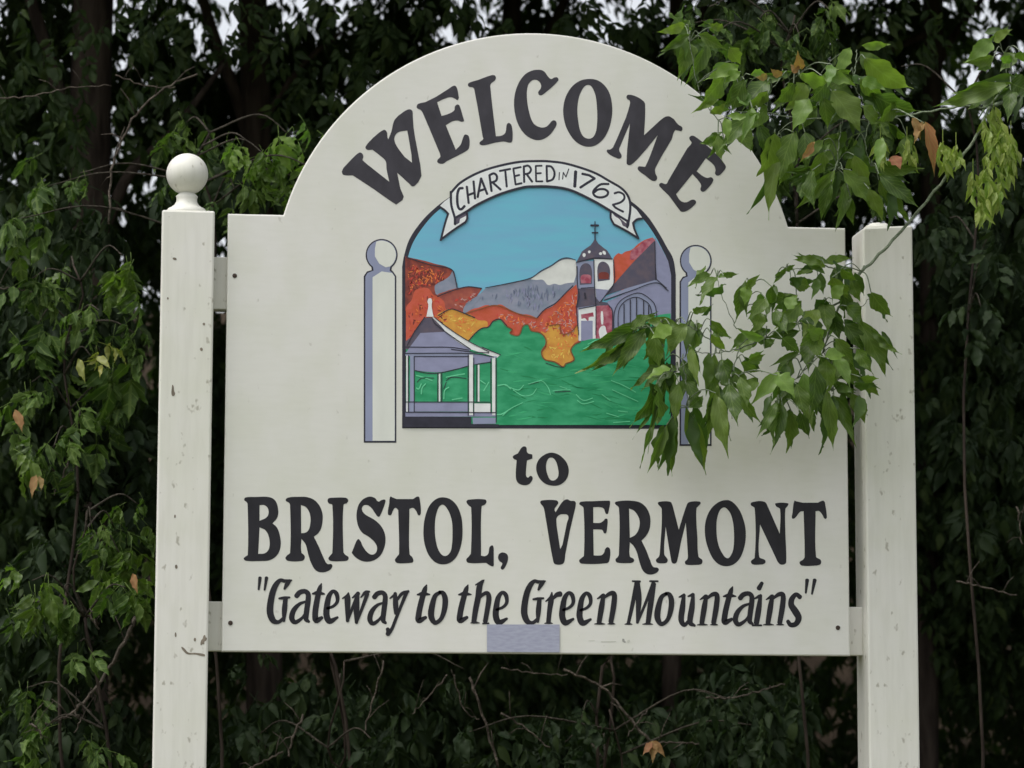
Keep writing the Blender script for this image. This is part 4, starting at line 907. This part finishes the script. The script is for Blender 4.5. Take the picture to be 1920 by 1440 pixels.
shrub('dim sapling at the right edge with yellowing leaves, beyond the right post', 1820, .9,
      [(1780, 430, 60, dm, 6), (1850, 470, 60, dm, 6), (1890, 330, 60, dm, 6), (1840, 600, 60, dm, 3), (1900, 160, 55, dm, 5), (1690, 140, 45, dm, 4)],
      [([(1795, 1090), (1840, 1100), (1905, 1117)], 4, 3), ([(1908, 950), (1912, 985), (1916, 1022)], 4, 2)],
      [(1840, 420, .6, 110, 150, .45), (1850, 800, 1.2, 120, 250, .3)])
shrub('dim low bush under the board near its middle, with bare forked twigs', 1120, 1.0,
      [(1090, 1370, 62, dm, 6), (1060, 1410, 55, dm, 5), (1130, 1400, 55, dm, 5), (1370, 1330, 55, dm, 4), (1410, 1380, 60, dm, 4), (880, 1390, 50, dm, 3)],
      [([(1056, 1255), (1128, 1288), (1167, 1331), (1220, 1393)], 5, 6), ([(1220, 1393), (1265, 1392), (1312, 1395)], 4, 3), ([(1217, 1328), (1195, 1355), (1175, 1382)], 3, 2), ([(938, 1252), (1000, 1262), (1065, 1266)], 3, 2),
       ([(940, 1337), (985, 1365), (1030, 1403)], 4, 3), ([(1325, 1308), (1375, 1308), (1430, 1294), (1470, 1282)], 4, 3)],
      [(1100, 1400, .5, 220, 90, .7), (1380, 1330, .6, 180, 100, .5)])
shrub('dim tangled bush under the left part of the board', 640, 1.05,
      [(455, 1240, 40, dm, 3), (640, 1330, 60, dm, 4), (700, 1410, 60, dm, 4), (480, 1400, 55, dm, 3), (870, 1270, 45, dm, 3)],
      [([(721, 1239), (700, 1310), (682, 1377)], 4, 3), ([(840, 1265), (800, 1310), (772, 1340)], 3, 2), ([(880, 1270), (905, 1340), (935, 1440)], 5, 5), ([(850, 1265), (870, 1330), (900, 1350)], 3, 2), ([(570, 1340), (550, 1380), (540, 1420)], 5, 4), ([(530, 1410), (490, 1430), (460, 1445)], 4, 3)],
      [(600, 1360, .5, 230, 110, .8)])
def single(px, py, tx, ty, w, mat, Y, parent): return leaflet_between(at(px, py, Y), at(tx, ty, Y-.03), w*mpp(Y), random.uniform(-.5, .5), mat, parent)
edge_sapling = bpy.data.objects['sapling']; low_sapling = bpy.data.objects['sapling.001']
for a in ((148, 672, 158, 712, 16), (182, 668, 205, 688, 16), (190, 684, 186, 706, 10)): single(*a, M_leaf_yellow, .6, edge_sapling)['label'] = 'yellowed leaf'
for a in ((28, 768, 40, 806, 18), (68, 890, 58, 930, 16), (74, 892, 78, 918, 12)): single(*a, M_leaf_dead, .6, edge_sapling)['label'] = 'withered reddish leaf'
for a in ((250, 1075, 256, 1108, 14),): single(*a, M_leaf_dead, .5, low_sapling)['label'] = 'withered reddish leaf'
bush = bpy.data.objects['sapling.005']
for a in ((1222, 1390, 1205, 1412, 14), (1222, 1390, 1245, 1415, 16), (1224, 1388, 1222, 1428, 18)): single(*a, M_leaf_dead, .8, bush)['label'] = 'withered orange leaf'

# ------------------------------------------------------------------ box elder with the branch hanging in front of the sign
tx = at(2560, 700, .3)
elder = thing('box_elder_tree', 'box elder beside the sign, its leafy branch hanging across the right post and mural', 'tree', (tx[0], .3, 0))
V, F = tube(smooth_path([(tx[0], .3, -.1), (tx[0]-.02, .3, 1.2), (tx[0]+.03, .32, 2.4), (tx[0]-.03, .3, 3.4), (tx[0], .3, 5.2)], 5), np.linspace(.11, .05, 21), 12)
o = mesh_obj('trunk', V, F, M_bark, smooth=True); adopt(o, elder)
P = blob_points([(tx[0], .3, 4.6, 1.3, 1.3, .9, 1), (tx[0]-.6, .2, 4.3, .8, .9, .45, .5)], 380)
P = P[P[:, 2] > 3.55]
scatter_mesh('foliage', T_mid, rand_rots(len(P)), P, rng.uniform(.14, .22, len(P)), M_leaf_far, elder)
F4 = Frame(1240, 0, 2.8235)
def fpt(fr, x, y, Y): return at(fr.x0+x/fr.k, fr.y0+y/fr.k, Y)
YB = -.22
FP.dk = .6; F4.dk = .85; stems = []      # (frame, points, width0, width1 in frame px, depth0, depth1)
ST = [(F4, [(3500, -300), (2800, 120), (2250, 330), (1900, 500), (1735, 570)], 34, 20, -.05, -.2),
      (F4, [(1735, 570), (1650, 750), (1500, 945), (1350, 1130), (1200, 1300), (1060, 1440)], 17, 16, -.2, -.24),
      (F4, [(1720, 575), (1620, 560), (1450, 585), (1290, 610), (1100, 635), (960, 632), (730, 625), (550, 597), (380, 590)], 14, 6, -.2, -.26),
      (F4, [(1160, 610), (1060, 520), (1020, 440), (1030, 340), (1035, 260)], 8, 5, -.24, -.22), (F4, [(630, 605), (635, 520), (665, 440), (720, 400)], 6, 4, -.25, -.28),
      (F4, [(960, 632), (940, 760), (930, 890)], 7, 5, -.25, -.26), (F4, [(1100, 635), (1080, 760), (1110, 880)], 7, 5, -.24, -.25),
      (F4, [(560, 600), (570, 500), (640, 400)], 5, 4, -.26, -.26), (F4, [(720, 625), (640, 680), (600, 740)], 5, 4, -.26, -.27), (F4, [(480, 595), (420, 520), (400, 400)], 6, 4, -.27, -.27),
      (F4, [(300, 640), (200, 480), (150, 220)], 5, 4, -.27, -.3),
      (F4, [(900, 632), (860, 520), (800, 450)], 6, 4, -.26, -.27),
      (F4, [(1735, 570), (1800, 480), (1850, 430)], 10, 6, -.2, -.22), (F4, [(1800, 480), (1830, 350), (1800, 250)], 8, 5, -.2, -.22),
      (FP, [(1565, 240), (1500, 330), (1440, 430), (1380, 560), (1330, 720)], 20, 9, -.24, -.28), (FP, [(1500, 330), (1400, 260), (1320, 225)], 10, 7, -.25, -.25),
      (FP, [(1440, 430), (1300, 500), (1160, 580), (1010, 640), (860, 700), (770, 720)], 13, 7, -.26, -.3), (FP, [(770, 720), (650, 620), (560, 570), (430, 570), (300, 590)], 8, 5, -.3, -.32),
      (FP, [(1010, 640), (880, 600), (830, 560), (900, 430), (920, 340)], 8, 5, -.28, -.3), (FP, [(640, 700), (560, 780), (470, 860)], 6, 4, -.3, -.32), (FP, [(770, 720), (700, 730), (600, 720), (530, 760)], 6, 4, -.3, -.31),
      (FP, [(860, 690), (830, 800), (800, 900)], 7, 4, -.3, -.31), (FP, [(540, 780), (560, 900), (570, 1030)], 6, 4, -.3, -.31), (FP, [(1330, 720), (1250, 800), (1150, 900), (1080, 1000)], 8, 4, -.27, -.28),
      (FP, [(1330, 720), (1380, 820), (1380, 940)], 8, 4, -.27, -.28), (FP, [(1440, 430), (1520, 480), (1590, 420)], 7, 4, -.26, -.27), (FP, [(1500, 500), (1560, 600), (1560, 860)], 7, 4, -.25, -.26),
      (FP, [(1320, 225), (1200, 250), (1130, 260)], 6, 4, -.26, -.27), (FP, [(830, 560), (760, 400), (730, 290)], 5, 4, -.3, -.31)]
acc = Acc(); nodes = []
for fr, pts_, w0, w1, d0, d1 in ST:
    n_ = len(pts_); Q = smooth_path([fpt(fr, x, y, (d0+(d1-d0)*i/(n_-1))*fr.dk) for i, (x, y) in enumerate(pts_)], 6)
    Q = Q+np.array([[.0012*math.sin(i*2.1), 0, .0012*math.cos(i*1.7)] for i in range(len(Q))])
    V, F = tube(Q, np.linspace(w0, w1, len(Q))/fr.k*mpp(-.25)/2, 8); acc.add(V, F); nodes.append(Q)
branch = mesh_obj('branch', acc.v, acc.f, M_twig_green, smooth=True); adopt(branch, elder)
nodes = np.vstack(nodes)
branch['label'] = 'long green-barked branch crossing the right post'
LOW = '''300,580,20,700,100 250,640,30,820,80 330,590,170,800,110 420,560,350,750,130 250,590,360,515,70 520,575,330,530,80 560,560,470,700,120 600,500,650,475,50 620,560,560,720,110
500,800,270,880,75 505,810,390,900,60 450,860,290,1120,85 470,880,300,1275,45 450,1130,360,1370,70 480,1090,455,1390,110 560,1030,650,1380,112 575,1035,665,965,70 540,760,590,960,85
590,690,615,880,70 720,730,690,960,100 740,900,690,1180,95 725,950,790,1245,115 800,900,830,1090,110 870,960,940,1105,70 700,540,790,640,60 700,620,775,715,60 700,280,590,332,62 740,290,640,412,62
770,290,842,285,45 890,330,850,515,100 900,370,962,295,55 1010,420,925,500,90 1040,350,1030,470,70 1010,590,900,645,70 950,650,830,700,80 1000,700,1060,640,60 1150,330,1260,345,100 1180,400,1090,490,120
1320,220,1185,198,66 1300,240,1170,275,50 1330,220,1485,185,62 1340,240,1225,180,50 1430,250,1505,335,66 1300,290,1310,380,82 1420,260,1400,400,70 1200,450,1095,560,110 1290,480,1220,610,110
1330,430,1350,570,120 1440,380,1475,510,90 1250,560,1290,745,115 1200,600,1030,645,75 1600,385,1690,522,110 1530,540,1680,812,140 1630,630,1722,722,50 1450,560,1560,700,110 1400,640,1495,785,90
1180,740,1060,820,60 1350,760,1350,940,125 1400,760,1545,885,100 1400,900,1485,975,70 1540,860,1635,890,62 1550,890,1635,965,72 1290,800,1280,1060,110 1150,760,1075,1000,100 1070,1000,980,1155,70
1080,1010,1030,1205,66 1100,1020,1080,1225,60 1150,1050,1150,1255,92 1200,1050,1242,1200,76 1230,1000,1262,1110,60 1350,930,1390,1235,100 1390,960,1492,1192,80 1330,1000,1352,1180,55 1490,950,1560,1105,100
960,870,880,960,90 830,830,880,945,110 900,780,1010,745,60 870,780,965,835,64 620,500,690,470,40 1060,480,1120,590,90 1120,420,1040,400,80 1380,480,1410,640,110 1320,600,1220,680,100 1260,640,1240,780,110
1180,900,1220,1060,110 1120,880,1090,1030,100 1260,920,1330,1080,110 1440,700,1400,860,110 760,760,800,900,100 860,860,900,1000,90 380,620,400,790,110 360,700,430,880,95 430,780,480,950,90 390,900,430,1090,90 520,900,480,1080,85
560,880,620,1000,80 620,600,650,540,40 1480,300,1530,420,90 1460,460,1560,560,100 1380,300,1450,420,100 1520,700,1590,830,90 1100,640,1180,720,90 980,500,940,600,90 1060,300,1115,260,40 1120,265,1170,235,36'''
LOWB = '1070,850,1165,945,95 1080,830,950,975,85 1220,840,1215,1025,90 1330,640,1250,600,80 1380,420,1450,340,70 1000,640,860,610,50 470,570,380,620,80 1340,750,1460,720,70 900,345,885,450,66 1130,480,1180,400,70 480,810,340,850,50 1400,740,1480,900,70'
UP = '''130,130,10,165,70 110,140,60,65,70 150,180,20,262,62 330,150,260,128,60 150,220,110,375,120 240,230,170,405,92 360,250,405,335,100 200,180,310,255,80 330,400,255,525,112 440,420,370,570,112 300,500,205,572,62
560,430,450,525,125 640,400,540,425,60 565,480,490,580,80 760,440,680,565,130 900,480,1040,650,170 860,520,880,650,110 1080,310,1255,480,180 1050,420,1165,525,110 1120,500,1305,615,150 480,600,345,725,120 400,680,465,775,112
300,710,300,835,82 330,740,215,760,60 520,660,560,810,90 600,700,560,905,140 640,760,540,1055,110 700,700,620,905,130 760,700,760,860,120 860,740,755,835,62 860,800,800,945,100 930,880,685,912,52 920,900,745,1075,95 900,960,850,1135,82
960,900,1115,1065,125 980,960,940,1170,85 1030,740,1000,905,92 1120,880,1325,912,105 1150,920,1335,1065,110 1150,950,1285,1165,95 1300,720,1280,840,90 1760,300,1640,330,90 1860,280,1805,355,110 1760,220,1835,165,70 1900,270,1925,340,90
1850,440,1505,535,115 1800,450,1640,545,110 1850,440,1930,475,150 1850,480,1835,590,100 1760,440,1600,500,90 700,440,620,540,90 820,560,740,680,110 960,540,900,640,100 1200,640,1290,760,60 680,820,640,960,100 800,900,790,1060,90
1060,560,1160,640,90 1000,380,900,470,110 940,700,860,860,110 1020,820,1090,960,100 560,560,500,660,80 1100,1000,1160,1150,90 1000,1040,1010,1170,70 880,420,830,520,100 260,600,330,560,60 1240,540,1180,640,80'''
UPB = '''410,350,265,395,85 470,395,560,390,60 730,395,885,432,92 780,520,695,665,120 1000,255,935,355,90 1060,240,1195,240,60 1170,725,1150,860,80 450,620,345,605,50 420,380,340,430,70 850,400,1010,440,80 1750,210,1640,300,110 480,570,440,700,70
340,620,360,720,60 520,600,460,650,60 1850,290,1815,345,70 340,330,270,380,70 900,340,880,430,70 460,560,420,470,90 1060,420,1160,470,80'''
DEAD = '740,365,725,305,55 730,380,690,345,45 640,400,585,370,42 1395,645,1455,880,62 1390,650,1345,720,40 1215,830,1265,885,62 1330,620,1370,720,40 810,750,755,840,40 560,400,510,410,40'
def put_leaves(fr, txt, mat, parent, yb, label=None, jit=0, prob=1, wk=1, lk=1.08):
    for t in txt.split():
        x0, y0, x1, y1, wd = map(float, t.split(','))
        if random.random() > prob: continue
        x0, y0, x1, y1 = [v+random.uniform(-jit, jit) for v in (x0, y0, x1, y1)]; wd *= wk; x1 = x0+(x1-x0)*lk; y1 = y0+(y1-y0)*lk
        Y0 = yb+random.uniform(-.07, .05); Y1 = min(-.045, Y0+random.uniform(-.05, .03))
        p0 = fpt(fr, x0, y0, Y0); p1 = fpt(fr, x1, y1, Y1); roll = random.gauss(0, .45)
        wm = wd/fr.k*mpp(Y0)*1.12/max(.6, math.cos(roll))
        if jit:
            V0, F0 = leaflet(random.randrange(8), True); p0v = Vector(p0); yv = Vector(p1)-p0v; L_ = yv.length; yv.normalize()
            zv = (Vector(CAMPOS)-p0v).normalized(); zv = (zv-yv*zv.dot(yv)).normalized(); zv = Matrix.Rotation(roll, 3, yv)@zv; xv = yv.cross(zv)
            back.add([p0v+xv*(a*wm)+yv*(b*L_)+zv*(c*L_) for a, b, c in V0], F0); continue
        leaflet_between(p0, p1, wm, roll, mat, parent, label=label)
        q = nodes[np.argmin(np.linalg.norm(nodes-p0, axis=1))]
        if np.linalg.norm(q-p0) < .16:
            md = (q+p0)/2+np.array([0, -.004, .012]); V, F = tube(smooth_path([q, md, p0], 4), .0011, 4); s_ = mesh_obj('leaf_stalk', V, F, M_twig_green); adopt(s_, parent)
back = Acc()
put_leaves(FP, LOW, M_leaf_front, branch, -.20, wk=.80, lk=1.13)
for q_ in range(2): put_leaves(FP, LOW, M_leaf_front, branch, -.12-.03*q_, jit=34+14*q_, prob=.8, wk=.62, lk=.95)
put_leaves(FP, LOWB, M_leaf_bright, branch, -.24, 'bright green leaf')
put_leaves(F4, UP, M_leaf_front, branch, -.24, wk=.76, lk=1.18); [put_leaves(F4, UP, M_leaf_front, branch, -.16, jit=45+15*q_, prob=.85, wk=.55, lk=1.0) for q_ in range(2)]; put_leaves(F4, UPB, M_leaf_bright, branch, -.33, 'bright green leaf', wk=.8, lk=1.15); put_leaves(F4, DEAD, M_leaf_dead, branch, -.33, 'withered orange-brown leaf')
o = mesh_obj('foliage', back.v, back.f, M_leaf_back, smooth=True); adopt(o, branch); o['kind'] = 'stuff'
# hanging bunches of winged seeds
def seed_cluster(x0, y0, x1, y1, wd, n):
    acc = Acc()
    for i in range(n):
        t = (i+.5)/n; x = x0+(x1-x0)*t+random.uniform(-.5, .5)*wd*min(1, t*2+.3); y = y0+(y1-y0)*t
        Y = -.24+random.uniform(-.03, .03); base = Vector(fpt(F4, x, y, Y))
        ax = Vector((random.uniform(-.6, .6), random.uniform(-.5, .3), -1)).normalized()
        V, F = leaflet(random.randrange(8), False); L = random.uniform(.028, .036); wv = L*.34
        view = Vector((0, -1, 0)); z = (view-ax*view.dot(ax)).normalized(); z = Matrix.Rotation(random.uniform(-.9, .9), 3, ax)@z; xx = ax.cross(z)
        V = [tuple(base+xx*(p[0]*wv)+ax*(p[1]*L)+z*(p[2]*L)) for p in V]; acc.add(V, F)
    top = fpt(F4, (x0+x0)/2, y0-60, -.24)
    V, F = tube([top, fpt(F4, x0, y0, -.24), fpt(F4, (x0+x1)/2, (y0+y1)/2, -.24)], .0009, 4); acc.add(V, F)
    o = mesh_obj('seed_cluster', acc.v, acc.f, M_samara); adopt(o, branch)
for a in ((1490, 745, 1500, 870, 80, 26), (1770, 640, 1790, 870, 150, 90), (1725, 880, 1720, 1140, 90, 56), (1160, 730, 1155, 840, 44, 12), (1300, 730, 1300, 830, 60, 14), (1830, 800, 1815, 960, 60, 24), (1760, 560, 1700, 700, 60, 16), (1650, 900, 1660, 1040, 40, 10), (1560, 760, 1565, 850, 50, 10), (1850, 700, 1850, 860, 70, 26), (1780, 960, 1770, 1080, 50, 16)): seed_cluster(*a)
